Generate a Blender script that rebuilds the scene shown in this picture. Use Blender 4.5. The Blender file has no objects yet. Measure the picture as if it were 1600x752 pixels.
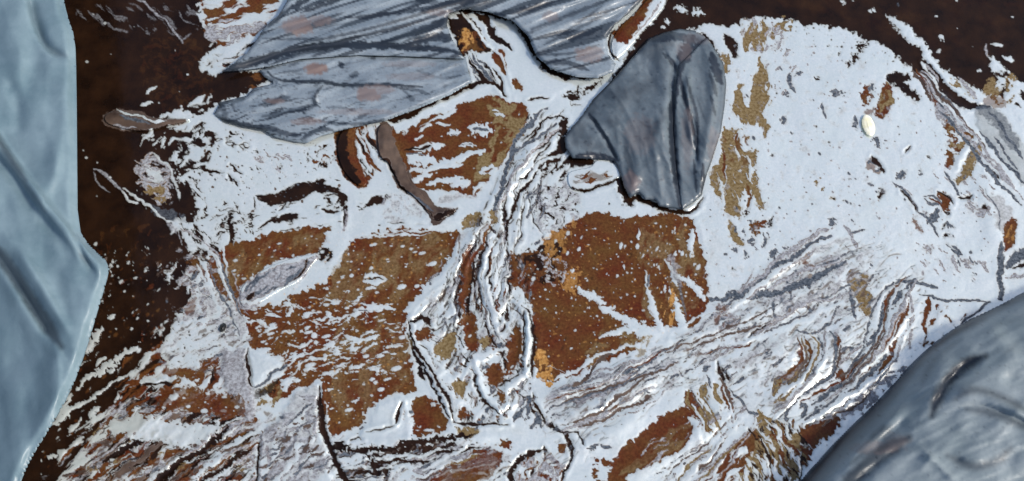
import bpy, math
import numpy as np
from mathutils import Matrix, Vector

# ------------------------------------------------------------------ camera, sky, sun, exposure
S = bpy.context.scene
COL = S.collection
F_PX = 1716.0                      # focal length in plan units; 1 plan unit = 1 mm at the pool's middle
DIST = 1.716
TILT = math.radians(27)
cam_d = bpy.data.cameras.new('camera')
cam = bpy.data.objects.new('camera', cam_d)
COL.objects.link(cam)
cam.location = (0, -DIST*math.sin(TILT), DIST*math.cos(TILT))
cam.rotation_euler = (TILT, 0, 0)
cam_d.sensor_width = 36
cam_d.lens = 36*F_PX/1600
cam_d.clip_start = 0.01
cam_d.clip_end = 200
S.camera = cam

SUN_EL, SUN_AZ = math.radians(44), math.radians(105)      # azimuth from +Y towards +X
world = bpy.data.worlds.new("World")
S.world = world
world.use_nodes = True
wn = world.node_tree.nodes
wl = world.node_tree.links
bg = wn['Background']
sky = wn.new('ShaderNodeTexSky')
sky.sky_type = 'NISHITA'
sky.sun_disc = False
sky.sun_elevation = SUN_EL
sky.sun_rotation = SUN_AZ
sky.dust_density = 3.0
sky.air_density = 1.0
wl.new(sky.outputs[0], bg.inputs[0])
bg.inputs[1].default_value = 0.12
sun_d = bpy.data.lights.new('sun', 'SUN')
sun_d.energy = 2.2
sun_d.angle = math.radians(8)
sun_d.color = (1, .96, .9)
sun = bpy.data.objects.new('sun', sun_d)
COL.objects.link(sun)
sd = Vector((math.sin(SUN_AZ)*math.cos(SUN_EL), math.cos(SUN_AZ)*math.cos(SUN_EL), math.sin(SUN_EL)))
sun.rotation_euler = sd.to_track_quat('Z', 'Y').to_euler()
sun.location = sd*5
S.view_settings.view_transform = 'Standard'
S.view_settings.look = 'None'
S.view_settings.exposure = 0.45
S.view_settings.gamma = 1
S.cycles.max_bounces = 6

# ------------------------------------------------------------------ plan coordinates (mm on the site plan -> metres)
R = np.array(Matrix.Rotation(TILT, 3, 'X'))
CL = np.array(cam.location)


def at(u, v, h=0.0):
    """plan point (u, v) at h mm above the pool -> world x, y, z"""
    u = np.asarray(u, float); v = np.asarray(v, float); z = np.asarray(h, float)*.001
    dx = (u-800)/F_PX; dy = -(v-376)/F_PX
    wx = R[0, 0]*dx+R[0, 1]*dy-R[0, 2]
    wy = R[1, 0]*dx+R[1, 1]*dy-R[1, 2]
    wz = R[2, 0]*dx+R[2, 1]*dy-R[2, 2]
    t = (z-CL[2])/wz
    return CL[0]+wx*t, CL[1]+wy*t, z+0*t


# ------------------------------------------------------------------ noise
def _hash(ix, iy, seed):
    n = (ix.astype(np.int64)*374761393+iy.astype(np.int64)*668265263+seed*2147483647) & 0xffffffff
    n = ((n ^ (n >> 13))*1274126177) & 0xffffffff
    return (n ^ (n >> 16)) & 0xffffffff


def perlin(x, y, seed=0):
    x0 = np.floor(x); y0 = np.floor(y); fx = x-x0; fy = y-y0
    sx = fx*fx*fx*(fx*(fx*6-15)+10); sy = fy*fy*fy*(fy*(fy*6-15)+10)
    out = 0
    for dx in (0, 1):
        for dy in (0, 1):
            a = _hash(x0+dx, y0+dy, seed)*(2*np.pi/4294967296.0)
            g = np.cos(a)*(fx-dx)+np.sin(a)*(fy-dy)
            out = out+g*(sx if dx else 1-sx)*(sy if dy else 1-sy)
    return out*1.5


def fbm(x, y, seed=0, oct=4, gain=.55):
    s = 0; a = 1; t = 0
    for i in range(oct):
        s = s+a*perlin(x*2**i+17.3*i, y*2**i-9.1*i, seed+i*7); t += a; a *= gain
    return s/t*1.6


def streak(u, v, ang, along, across, seed=0, oct=3, warp=.6):
    c, s = math.cos(math.radians(ang)), math.sin(math.radians(ang))
    w = warp*across*fbm(u/(along*1.2), v/(along*1.2), seed+91, 2)
    a = (u*c-v*s); b = (u*s+v*c)+w          # ang counts anticlockwise as seen
    return fbm(a/along, b/across, seed, oct)


def cell_spots(u, v, size, density, rmin, rmax, seed, ang=0, stretch=1.0):
    """signed distance (neg inside) to random small spots, one per cell at most"""
    c, s = math.cos(math.radians(ang)), math.sin(math.radians(ang))
    a = (u*c-v*s)/stretch; b = (u*s+v*c)
    ix = np.floor(a/size); iy = np.floor(b/size)
    best = np.full(u.shape, 1e3)
    for dx in (-1, 0, 1):
        for dy in (-1, 0, 1):
            jx = ix+dx; jy = iy+dy
            h1 = _hash(jx, jy, seed)/4294967296.0; h2 = _hash(jx, jy, seed+5)/4294967296.0
            h3 = _hash(jx, jy, seed+11)/4294967296.0; h4 = _hash(jx, jy, seed+19)/4294967296.0
            px = (jx+h1)*size; py = (jy+h2)*size
            r = np.where(h3 < density, rmin+(rmax-rmin)*h4**3, -50)
            best = np.minimum(best, np.hypot((a-px)*(.6+.8*h2), (b-py)*(.6+.8*h1))-r)
    return best


# ------------------------------------------------------------------ outlines
def P(s):
    return np.array([[float(t) for t in p.split()] for p in s.split(',')])


def chaikin(p, n=2, closed=True):
    for _ in range(n):
        if closed:
            q = np.roll(p, -1, 0)
            p = np.stack([.75*p+.25*q, .25*p+.75*q], 1).reshape(-1, 2)
        else:
            a, b = p[:-1], p[1:]
            m = np.stack([.75*a+.25*b, .25*a+.75*b], 1).reshape(-1, 2)
            p = np.vstack([p[:1], m, p[-1:]])
    return p


def seg_dist(u, v, a, b):
    d = b-a; L = (d**2).sum()+1e-9
    t = np.clip(((u-a[0])*d[0]+(v-a[1])*d[1])/L, 0, 1)
    return np.hypot(u-a[0]-t*d[0], v-a[1]-t*d[1]), t


def sdf_poly(u, v, p):
    d = np.full(u.shape, 1e9); ins = np.zeros(u.shape, bool)
    n = len(p)
    for i in range(n):
        a, b = p[i], p[(i+1) % n]
        d = np.minimum(d, seg_dist(u, v, a, b)[0])
        c = (a[1] > v) != (b[1] > v)
        dy = b[1]-a[1]
        if dy == 0: continue
        ins ^= c & (u < (b[0]-a[0])*(v-a[1])/dy+a[0])
    return np.where(ins, -d, d)


def dist_line(u, v, p):
    """distance to a polyline, running parameter 0..1 and signed side"""
    d = np.full(u.shape, 1e9); tt = np.zeros(u.shape); sg = np.zeros(u.shape)
    ln = np.hypot(*(p[1:]-p[:-1]).T); cum = np.concatenate([[0], np.cumsum(ln)])/ln.sum()
    for i in range(len(p)-1):
        e, t = seg_dist(u, v, p[i], p[i+1])
        m = e < d
        cr = (p[i+1][0]-p[i][0])*(v-p[i][1])-(p[i+1][1]-p[i][1])*(u-p[i][0])
        d = np.where(m, e, d); tt = np.where(m, cum[i]+t*(cum[i+1]-cum[i]), tt); sg = np.where(m, np.sign(cr), sg)
    return d, tt, sg


def sstep(a, b, x):
    t = np.clip((x-a)/(b-a), 0, 1)
    return t*t*(3-2*t)


# ------------------------------------------------------------------ the pool sheet
su = np.concatenate([np.arange(-1000, -260, 20.), np.arange(-260, -20, 8.), np.arange(-20, 1620, 1.3), np.arange(1620, 1860, 8.), np.arange(1860, 2600, 20.)])
sv = np.concatenate([np.arange(-500, -200, 20.), np.arange(-200, -14, 8.), np.arange(-14, 766, 1.3), np.arange(766, 960, 8.), np.arange(960, 1300, 20.)])
U, V = np.meshgrid(su, sv)
CLS = ['oil', 'rust', 'olive', 'ochre', 'grey', 'slate', 'taupe', 'film']
W = {c: np.zeros(U.shape, np.float32) for c in CLS}
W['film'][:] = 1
H = np.zeros(U.shape)
UW = U+4.0*fbm(U/34, V/34, 701, 2)+1.5*fbm(U/10, V/10, 703, 2)      # nothing in the film runs quite straight
VW = V+4.0*fbm(U/34, V/34, 705, 2)+1.5*fbm(U/10, V/10, 707, 2)
SEED = [100]


def sub(p, m):
    i0, i1 = np.searchsorted(sv, [p[:, 1].min()-m, p[:, 1].max()+m])
    j0, j1 = np.searchsorted(su, [p[:, 0].min()-m, p[:, 0].max()+m])
    return slice(i0, max(i1, i0+1)), slice(j0, max(j1, j0+1))


def lay(sl, cls, a):
    for c in CLS:
        W[c][sl] *= (1-a)
    W[cls][sl] += a


def area(cls, pts, rag=3, scale=10, h=0.0, soft=2.0, ang=None, str_=3, amt=1.0, smooth=2):
    """a patch with a ragged rim"""
    SEED[0] += 1
    p = chaikin(P(pts) if isinstance(pts, str) else pts, smooth)
    sl = sub(p, rag*2+8)
    u, v = UW[sl], VW[sl]
    if ang is None:
        n = fbm(u/scale, v/scale, SEED[0], 3, .6)
    else:
        n = streak(u, v, ang, scale*str_, scale, SEED[0], 4)
    d = sdf_poly(u, v, p)+n*rag*1.5
    a = amt*np.clip(.5-d/soft, 0, 1)
    lay(sl, cls, a)
    if h:
        H[sl] += h*sstep(0, 6, -d)


def stroke(cls, pts, w=3, w1=None, rag=.35, h=None, soft=1.2, amt=1.0, taper=True, shoulder=1.0):
    """a line of the given width; dark ones paint crevice shade and settled oil, sunk with raised shoulders"""
    SEED[0] += 1
    p = chaikin(P(pts) if isinstance(pts, str) else pts, 2, False)
    wm = max(w, w1 or w)
    sl = sub(p, wm*2+12)
    u, v = UW[sl], VW[sl]
    d, t, s = dist_line(u, v, p)
    ww = w+((w1 if w1 is not None else w)-w)*t
    if taper:
        ww = ww*(.45+.55*sstep(0, .18, np.minimum(t, 1-t)))*(1.25 if cls in ('oil', 'slate') else 1)
    n = fbm(u/7, v/7, SEED[0], 3, .6)
    q = d-ww*.5*(1+rag*n*1.6)
    a = amt*np.clip(.5-q/soft, 0, 1)
    lay(sl, cls, a)
    if h is None:
        h = -1.2 if cls == 'oil' else (1.6 if cls == 'film' else .4)
    H[sl] += h*np.exp(-(d/(ww*.6+.8))**2)
    if cls == 'oil' and shoulder:
        H[sl] += shoulder*1.6*np.exp(-((d-ww*.5-3)/2.6)**2)


def blot(cls, x, y, rx, ry=None, ang=0, rag=.6, **k):
    ry = ry or rx
    t = np.linspace(0, 2*np.pi, 12, endpoint=False)
    c, s = math.cos(math.radians(ang)), math.sin(math.radians(ang))
    ex, ey = rx*np.cos(t), ry*np.sin(t)
    p = np.stack([x+ex*c+ey*s, y-ex*s+ey*c], 1)
    area(cls, p, rag=rag*min(rx, ry)*1.5, scale=max(4, min(rx, ry)), smooth=1, **k)


def pleat(pts, n, spread, kinds, ang_w=1.0, w=(1.6, 4.5), h=1.6, seed=1, t=(.35, 1.0), wob=.25):
    """a run of n near-parallel folds along a path; kinds is a string of classes drawn in turn"""
    rg = np.random.RandomState(seed)
    p = chaikin(P(pts), 3, False)
    d = np.gradient(p, axis=0); d /= np.hypot(d[:, 0], d[:, 1])[:, None]+1e-9
    nm = np.stack([-d[:, 1], d[:, 0]], 1)
    L = len(p)
    ks = kinds.split()
    for i in range(n):
        f = rg.uniform(*t)
        a = rg.uniform(0, 1-f); i0, i1 = int(a*L), max(int((a+f)*L), int(a*L)+4)
        off = (rg.uniform(-1, 1))*spread*.5
        x = np.linspace(0, 1, L)
        o = off*(1+wob*np.sin(x*rg.uniform(3, 8)+rg.uniform(0, 6)))+1.5*np.sin(x*rg.uniform(8, 22)+rg.uniform(0, 6))
        q = (p+nm*o[:, None])[i0:i1][::3]
        if len(q) < 3: continue
        k_ = ks[i % len(ks)]
        stroke(k_, q, rg.uniform(*w), rag=.6, h=(.7*h if k_ in ('film', 'grey') else -.6*h), shoulder=.2)


def ridge(pts, w, h, side=0.0):
    p = chaikin(P(pts), 2, False)
    sl = sub(p, w*3)
    d, t, s = dist_line(U[sl], V[sl], p)
    g = np.exp(-(d/(w*(1+side*s)))**2)
    H[sl] += h*g*(.3+.7*sstep(0, .15, np.minimum(t, 1-t)))


def mottle(pts, cls, cover, along=16, across=5, ang=0, rag=8, seed=None, soft=.2, amt=1.0, oct=4, h=0.3):
    """fills a share of an outline with drawn-out flecks of one kind"""
    SEED[0] += 1
    p = chaikin(P(pts), 1)
    sl = sub(p, rag*2)
    u, v = UW[sl], VW[sl]
    n = streak(u, v, ang, along*2.3, across*2.2, seed or SEED[0], 4, warp=.6)+.25*streak(u, v, ang, along, across*.7, SEED[0]+33, 2, warp=.4)
    d = sdf_poly(u, v, p)
    thr = np.quantile(n, 1-cover)
    n = n-thr-np.clip(d+rag*.5, 0, 99)/rag*.8
    a = amt*np.clip(.5+n/soft, 0, 1)
    lay(sl, cls, a)
    H[sl] += h*a


def veins(pts, cls, width=1.6, along=30, across=10, ang=0, levels=(0,), amt=.9, rag=8, gap=.25, h=-.5):
    """thin wandering contour lines, as between thin overlapping films"""
    SEED[0] += 1
    p = chaikin(P(pts), 1)
    sl = sub(p, rag*2)
    u, v = U[sl], V[sl]
    along *= 1.7; across *= 1.9; gap += .13
    n = streak(u, v, ang, along, across, SEED[0], 2, warp=.7)
    gy, gx = np.gradient(n)
    g = np.hypot(gy/1.3, gx/1.3)+1e-4
    w = width*1.15*(.35+1.1*np.clip(fbm(u/13, v/13, SEED[0]+4, 3)+.5-gap, 0, 1.2))
    keep = np.clip((fbm(u/22, v/22, SEED[0]+8, 2)+.35-gap)*8, 0, 1)*np.clip(-sdf_poly(u, v, p)/rag, 0, 1)
    for L_ in levels:
        d = np.abs(n-L_)/g
        a = amt*np.clip(.5-(d-w*.5)/1.1, 0, 1)*keep
        lay(sl, cls, a)
        H[sl] += h*a


def flecks(pts, cls, size, density, r0, r1, ang=0, stretch=1.0, rim=4, amt=1.0):
    SEED[0] += 1
    p = P(pts)
    sl = sub(p, 2)
    u, v = U[sl], V[sl]
    d = cell_spots(u, v, size, density, r0, r1, SEED[0], ang, stretch)+.5*fbm(u/3, v/3, SEED[0]+3, 2)
    m = sdf_poly(u, v, p) < -rim
    a = amt*np.clip(.5-d/1.1, 0, 1)*m
    lay(sl, cls, a)
    H[sl] += .5*a


ALL = "-1000 -500, 2600 -500, 2600 1300, -1000 1300"
# --- loose specks all over the pale film
flecks(ALL, 'oil', 13, .16, .3, 1.9)
flecks("1180 40, 1440 90, 1560 400, 1100 560, 1100 200", 'grey', 10, .4, .3, 1.6)

# --- dark open oil, upper left
area('oil', "-1100 -600, 318 -600, 318 -240, 316 0, 308 30, 325 55, 348 78, 372 92, 350 100, 318 92, 312 108, 345 118, 380 120, 400 112, 425 125, 395 138, 372 150, 345 158, 330 172, 300 180, 262 186, 285 200, 290 215, 262 235, 270 260, 282 290, 305 325, 300 345, 270 345, 262 350, 285 375, 300 400, 320 410, 305 420, 280 415, 266 400, 262 430, 275 455, 290 470, 285 500, 262 520, 235 535, 212 545, 215 565, 195 600, 165 640, 130 690, 95 730, 60 780, -200 1400, -1100 1400",
     rag=7, scale=14)
mottle("225 50, 335 60, 345 165, 250 180, 215 120", 'rust', .30, 5, 4, 0, 14, amt=.2, soft=.5)
mottle("130 350, 270 350, 270 470, 200 540, 150 520", 'rust', .22, 8, 5, 60, 8, amt=.25)
mottle("115 0, 320 0, 310 60, 250 60, 120 40", 'grey', .12, 14, 4, -40, 10, amt=.35)
flecks("110 -20, 330 -20, 400 110, 300 190, 110 520, 110 350", 'film', 30, .3, .2, 2.2)
flecks("120 280, 300 340, 300 430, 220 540, 100 640, 120 400", 'film', 19, .35, .2, 2.6, 60, 1.6)
stroke('grey', "205 -6, 228 8, 240 22, 262 36, 276 50, 284 66", 3, amt=.8, h=2)
stroke('grey', "283 60, 296 54", 3, amt=.5)
stroke('film', "230 148, 236 140, 244 134", 4)
stroke('film', "217 167, 228 164, 238 163", 4)
mottle("212 243, 250 240, 268 262, 272 300, 262 318, 235 306, 215 296", 'grey', .75, 7, 5, 0, 9)
mottle("222 255, 258 255, 262 285, 230 285", 'film', .5, 6, 5, 0, 6, amt=.8)
mottle("222 290, 262 292, 260 318, 232 308", 'olive', .6, 5, 4, 0, 6)
area('slate', "228 318, 262 322, 298 344, 280 348, 250 340", 3, 8, amt=.6)
stroke('grey', "146 266, 160 268, 178 284, 192 302", 5, amt=.8, h=2.5)
stroke('grey', "146 270, 152 286, 170 298", 3, amt=.6)
stroke('film', "190 300, 200 314, 214 316", 4, h=2)
stroke('film', "194 297, 212 308, 236 322, 252 336, 264 350", 3, h=2)
stroke('film', "240 240, 262 254, 272 282, 282 312", 3, amt=.8)
stroke('grey', "262 350, 280 368, 292 388", 5, amt=.8)
stroke('film', "308 425, 312 440", 4)
stroke('film', "212 432, 222 424", 4)
# --- dark blots between the open oil and the pale film
for a in ("250 235, 275 215, 292 222, 282 236, 262 246", "288 283, 298 288, 306 318, 298 326, 288 306",
          "300 330, 312 322, 306 345, 290 350", "300 392, 318 384, 312 402, 300 408", "326 386, 334 378, 342 392, 330 402",
          "306 192, 320 190, 318 212, 306 210", "292 205, 305 208, 322 226, 318 234, 302 222"):
    area('oil', a, 3, 6)
mottle("250 170, 330 175, 340 200, 300 235, 250 235, 200 220", 'film', .34, 13, 5, 38, 8, h=1.2)
mottle("270 350, 350 370, 340 420, 300 440, 268 430", 'oil', .32, 9, 4, -50, 8)
mottle("270 420, 340 410, 330 460, 270 470", 'grey', .5, 9, 5, 0, 8)
mottle("282 400, 345 395, 350 440, 300 440", 'rust', .4, 9, 5, -30, 8, amt=.8)
mottle("250 190, 350 190, 330 250, 290 290, 262 250", 'oil', .34, 12, 5, 30, 8)
mottle("256 250, 330 250, 320 400, 280 400", 'oil', .22, 9, 5, -50, 8)
mottle("340 200, 540 225, 540 300, 330 300", 'oil', .035, 7, 3, -25, 8)
mottle("330 290, 540 330, 540 350, 400 372, 320 380", 'oil', .08, 14, 4, 8, 8)
mottle("330 310, 420 310, 400 380, 330 390", 'oil', .12, 6, 4, 80, 8)
mottle("120 500, 230 470, 250 560, 150 680, 60 760, 70 640", 'film', .06, 20, 5, 38, 8, h=.8)
mottle("140 380, 262 380, 262 500, 160 520", 'film', .04, 6, 3, 50, 8, h=.6)
mottle("140 380, 262 380, 262 500, 160 520", 'taupe', .06, 10, 4, 50, 8, h=.6)
mottle("300 150, 400 120, 400 190, 340 200, 280 190", 'film', .22, 16, 5, 30, 8, h=.8)
# --- top left rusty foam
area('rust', "318 -220, 470 -220, 450 -5, 435 20, 405 50, 372 68, 345 75, 325 62, 314 40", 4, 8)
mottle("310 -20, 470 -20, 440 30, 400 70, 330 75", 'film', .42, 26, 6, 12, 6, h=1)
mottle("310 30, 430 30, 400 75, 330 80", 'grey', .5, 20, 6, 12, 6)
area('film', "310 96, 328 80, 352 71, 400 52, 425 58, 392 84, 348 101, 336 92", 3, 7, h=1.2)
mottle("310 88, 420 60, 400 120, 320 115", 'oil', .25, 16, 5, 20, 6)
mottle("335 88, 420 70, 400 110, 340 112", 'rust', .15, 16, 4, 20, 6)
area('oil', "340 108, 400 112, 412 124, 372 150, 332 166, 330 140", 4, 8)
mottle("390 110, 440 118, 420 140, 390 145", 'rust', .4, 9, 4, 0, 6)
area('film', "396 140, 430 132, 450 135, 420 150, 392 152", 2, 6)

# --- film field left of the middle
area('oil', "394 304, 420 302, 448 293, 470 285, 500 281, 520 284, 538 300, 542 325, 530 322, 522 302, 500 300, 480 312, 455 318, 440 316, 424 326, 404 312", 4, 8, ang=20, h=-.8)
area('oil', "404 356, 430 340, 452 334, 472 338, 462 345, 434 347, 412 356", 3, 6, ang=20)
stroke('oil', "500 330, 532 333", 4)
stroke('oil', "448 318, 436 334", 2.5)
mottle("500 300, 540 300, 545 330, 510 330", 'oil', .5, 7, 4, 0, 6)
stroke('oil', "286 256, 296 262, 314 262, 330 266, 350 270", 4, rag=.8)
stroke('oil', "357 256, 368 264, 376 272", 3, rag=.7); stroke('oil', "354 272, 362 280, 372 290", 4, rag=.8)
area('oil', "358 326, 365 340, 366 388, 356 388, 354 350", 3, 5)
area('oil', "346 346, 352 344, 352 362, 346 362", 3, 5)
mottle("366 335, 400 330, 395 370, 368 370", 'oil', .22, 6, 4, 0, 6)
mottle("330 200, 400 205, 395 240, 330 235", 'oil', .10, 9, 3, 0, 8, soft=.2)
mottle("400 235, 460 240, 450 270, 390 262", 'grey', .25, 12, 3, -35, 8)
mottle("460 225, 530 220, 540 265, 470 270", 'oil', .15, 7, 4, 60, 8)
mottle("480 240, 535 240, 530 262, 490 262", 'rust', .12, 7, 4, 60, 8)
for x, y, r in ((386, 225, 6), (378, 229, 4), (362, 226, 4.5), (344, 222, 4)):
    t = np.linspace(.3, 5.6, 9)
    stroke('oil', np.stack([x+r*1.3*np.cos(t), y+r*.7*np.sin(t)], 1), 1.8)
mottle("548 318, 572 312, 604 300, 612 312, 580 328, 556 330", 'oil', .55, 9, 5, 15, 5)
mottle("536 300, 545 300, 545 345, 536 345", 'oil', .4, 9, 4, 90, 4)
stroke('grey', "541 330, 541 352, 534 366, 528 384", 3)
stroke('oil', "540 335, 539 350", 1.6)
# --- around the curled flap and the brown ribbon
area('film', "545 200, 598 192, 596 245, 612 252, 608 290, 560 300, 545 270", 3, 7)
mottle("550 196, 598 190, 596 250, 580 290, 552 280", 'rust', .35, 22, 5, -62, 5)
mottle("556 196, 598 190, 596 250, 580 280, 558 270", 'oil', .2, 20, 3, -62, 5)
area('rust', "552 256, 564 262, 574 284, 572 291, 556 286, 550 272", 2, 6)
mottle("598 300, 640 300, 680 346, 620 352, 596 346", 'grey', .45, 3.4, 3, 0, 6, amt=.8)
stroke('oil', "608 348, 640 350, 672 346", 2)

# --- upper rusty window
area('film', "590 196, 640 178, 720 148, 760 140, 800 150, 835 160, 830 200, 790 250, 770 300, 720 320, 660 300, 620 260, 610 215", 3, 8)
area('rust', "606 216, 640 203, 672 180, 712 172, 718 160, 742 153, 772 149, 800 158, 822 163, 826 186, 812 218, 790 246, 776 264, 760 272, 757 298, 735 306, 700 296, 665 302, 642 290, 634 270, 628 240", 3, 9)
mottle("748 150, 826 160, 820 210, 770 270, 735 300, 745 240, 780 200", 'olive', .65, 16, 8, 45, 8)
mottle("600 180, 720 150, 720 175, 640 205, 605 215", 'film', .35, 26, 4, 22, 5)
for x, y, L, w, a in ((750, 203, 34, 13, -4), (710, 207, 20, 9, 0), (694, 193, 20, 4, 5), (668, 230, 52, 9, 4), (652, 251, 50, 19, 4),
                      (732, 228, 28, 6, 8), (736, 241, 46, 8, 14), (704, 252, 70, 8, 14), (690, 262, 64, 8, 12), (656, 280, 40, 9, 22),
                      (695, 285, 56, 9, 12), (720, 288, 30, 10, 10), (666, 200, 22, 5, 30), (783, 181, 18, 4, 0), (762, 265, 22, 14, 15), (748, 295, 24, 6, 35),
                      (648, 268, 30, 5, 14), (655, 214, 14, 4, 20), (775, 175, 8, 3, 0)):
    c, s = math.cos(math.radians(a))*L/2, math.sin(math.radians(a))*L/2
    stroke('film', np.array([[x-c, y+s], [x-c*.3, y+s*.2-1], [x+c*.4, y-s*.5], [x+c, y-s]]), w, rag=.5, h=1.5)
stroke('oil', "634 232, 650 231, 672 229", 4)
stroke('slate', "738 203, 756 201, 764 205", 3); stroke('slate', "632 242, 660 240", 2); stroke('slate', "704 210, 718 210", 1.6)
stroke('slate', "720 229, 742 226", 1.8); stroke('rust', "755 268, 768 262", 3)
area('grey', "684 304, 730 302, 756 310, 740 330, 712 328, 682 326", 3, 7, amt=.75)
flecks("600 300, 760 300, 740 350, 600 350", 'film', 5, .5, .4, 1.6)
flecks("612 205, 825 160, 760 300, 640 290", 'film', 11, .35, .3, 2.0, 10, 1.5)
mottle("620 330, 760 305, 770 330, 720 356, 620 356", 'film', .8, 40, 12, 15, 6, h=1)

# --- dark tented tip, white flap beside it
area('film', "722 84, 742 74, 775 92, 764 50, 790 32, 815 48, 832 84, 860 112, 905 128, 882 145, 850 162, 800 156, 770 145, 735 128, 724 108", 2, 8, h=2)
area('oil', "694 28, 712 16, 728 18, 748 44, 766 70, 778 78, 764 84, 748 86, 738 78, 722 90, 712 64", 3, 6, h=8)
area('rust', "722 50, 744 46, 764 70, 756 82, 742 84, 738 74, 722 84", 3, 5)
blot('ochre', 728, 60, 7, 13, 0)
area('oil', "740 52, 756 66, 760 78, 748 76", 2, 4)
stroke('film', "700 24, 716 26, 708 20", 6, h=1)
stroke('oil', "718 14, 730 20, 760 16, 800 32, 822 54, 832 84, 852 106, 880 116, 910 122, 940 122", 8, rag=.5)
stroke('oil', "760 20, 764 44, 782 62, 800 76", 9, rag=.4)
stroke('oil', "742 22, 762 34, 766 54, 790 72", 7, rag=.4)
area('rust', "764 86, 786 78, 792 100, 792 116, 782 112", 2, 6)
area('rust', "800 126, 812 122, 818 142, 806 142", 2, 5)
stroke('film', "722 18, 736 36, 760 68, 786 92, 790 110, 802 138", 4, h=3)
mottle("722 86, 748 80, 782 140, 740 130", 'oil', .3, 22, 3, -60, 4)
mottle("722 90, 748 84, 782 140, 740 130", 'slate', .3, 16, 3, -60, 4)
stroke('oil', "586 190, 600 187, 630 182, 660 168, 700 150, 728 134, 752 130, 776 134, 788 144, 790 150", 6, rag=.4)
stroke('oil', "604 186, 640 182, 662 168, 684 160", 8, rag=.4)
stroke('oil', "728 108, 734 124, 732 132", 3.5); stroke('oil', "770 108, 784 130, 787 146", 4); stroke('oil', "823 154, 854 150", 3)
mottle("800 20, 815 40, 800 70, 778 60, 770 35", 'film', .5, 12, 8, -50, 4)

stroke('oil', "884 248, 926 254, 962 258, 972 290, 982 316, 996 308, 1008 318, 1024 318, 1034 328, 1066 334, 1090 322, 1100 310", 6, rag=.3)
stroke('oil', "1024 326, 1044 332, 1066 330, 1092 324", 4, rag=.3); stroke('oil', "960 270, 974 300, 990 322", 12, rag=.6)
area('oil', "960 112, 1000 74, 1030 48, 1066 40, 1100 44, 1090 60, 1030 66, 980 108, 950 130", 3, 6)
area('oil', "1084 44, 1104 52, 1126 78, 1138 96, 1128 96, 1104 66", 3, 6)
area('film', "1102 46, 1116 48, 1134 76, 1144 104, 1136 110, 1126 86, 1110 64", 3, 6)
# --- flow of film from the tip down to the middle
mottle("815 165, 880 160, 890 200, 850 240, 800 300, 760 340, 770 280, 810 220", 'oil', .10, 22, 3, 52, 6)
for l, w in (("888 186, 868 182, 848 190, 836 204, 824 222", 4), ("884 196, 862 214, 842 232, 822 244, 806 262", 2.4), ("872 204, 846 226", 2.4),
             ("858 222, 842 242, 836 262", 3), ("826 250, 810 272, 800 300", 2), ("856 246, 838 262, 822 274, 806 282", 3.5), ("812 282, 804 300, 806 330", 2),
             ("822 300, 814 322, 816 356, 812 380", 1.8), ("838 288, 842 316, 852 340", 5), ("826 290, 824 316, 836 346, 850 366", 1.8),
             ("790 290, 786 330, 790 380, 796 430, 792 470", 3), ("760 350, 772 362, 782 374", 4.5), ("745 352, 735 366", 1.6),
             ("748 356, 738 388, 722 420, 712 460, 712 494", 5.5), ("752 360, 744 400, 732 428", 2), ("766 362, 752 400, 745 440, 752 470, 766 500, 774 510, 784 492, 790 462", 2.4),
             ("776 378, 760 404, 754 440, 760 468, 770 486, 780 470, 784 440", 2), ("770 372, 756 398, 740 450, 746 478, 760 506", 1.8),
             ("782 392, 770 412, 764 440, 768 462", 1.8), ("796 400, 798 436, 790 460", 5.5), ("782 464, 800 461, 818 474, 830 496, 834 540, 828 572", 3),
             ("808 472, 818 486, 822 520, 820 556", 1.8), ("790 474, 790 500, 780 522", 4), ("812 374, 804 396, 806 436", 1.8), ("700 500, 716 490", 2.4),
             ("640 502, 660 494, 668 506, 674 510", 6), ("646 490, 676 462, 700 446", 2.4), ("658 514, 686 516, 712 502", 1.8), ("716 500, 718 528", 2), 
             ("656 540, 668 546, 676 560, 690 566", 2), ("736 560, 760 556, 786 544", 2.5), ("730 560, 722 576, 716 600", 1.8), ("786 560, 788 590", 4),
             ("738 590, 748 612, 756 630, 774 644", 4), ("760 628, 780 636, 800 616, 814 604", 2.4), ("764 642, 778 650, 792 640, 800 624", 2),
             ("708 662, 744 665, 790 664", 3), ("780 664, 784 640, 776 630", 3), ("820 620, 828 622, 836 640, 840 655", 5)):
    stroke('oil', l, w, rag=.45)
area('oil', "872 188, 892 182, 884 226, 898 248, 934 248, 926 264, 896 266, 882 278, 872 292, 868 276, 852 266, 846 282, 840 268, 858 240, 874 214", 4, 6)
mottle("836 250, 900 250, 890 300, 840 290", 'film', .3, 9, 5, 40, 5)
area('oil', "880 146, 905 138, 944 124, 926 140, 908 150, 914 168, 894 164, 884 156", 4, 6)
mottle("866 130, 930 136, 925 170, 870 168", 'film', .35, 8, 4, 0, 5)
mottle("836 285, 905 285, 905 372, 850 380, 836 340", 'grey', .55, 5, 4, 40, 8, amt=.9)
mottle("840 290, 905 285, 905 350, 860 370, 840 340", 'oil', .20, 5, 3.4, 40, 8)
mottle("815 260, 850 260, 860 380, 835 400, 815 350", 'slate', .20, 20, 3, 60, 8)
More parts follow.
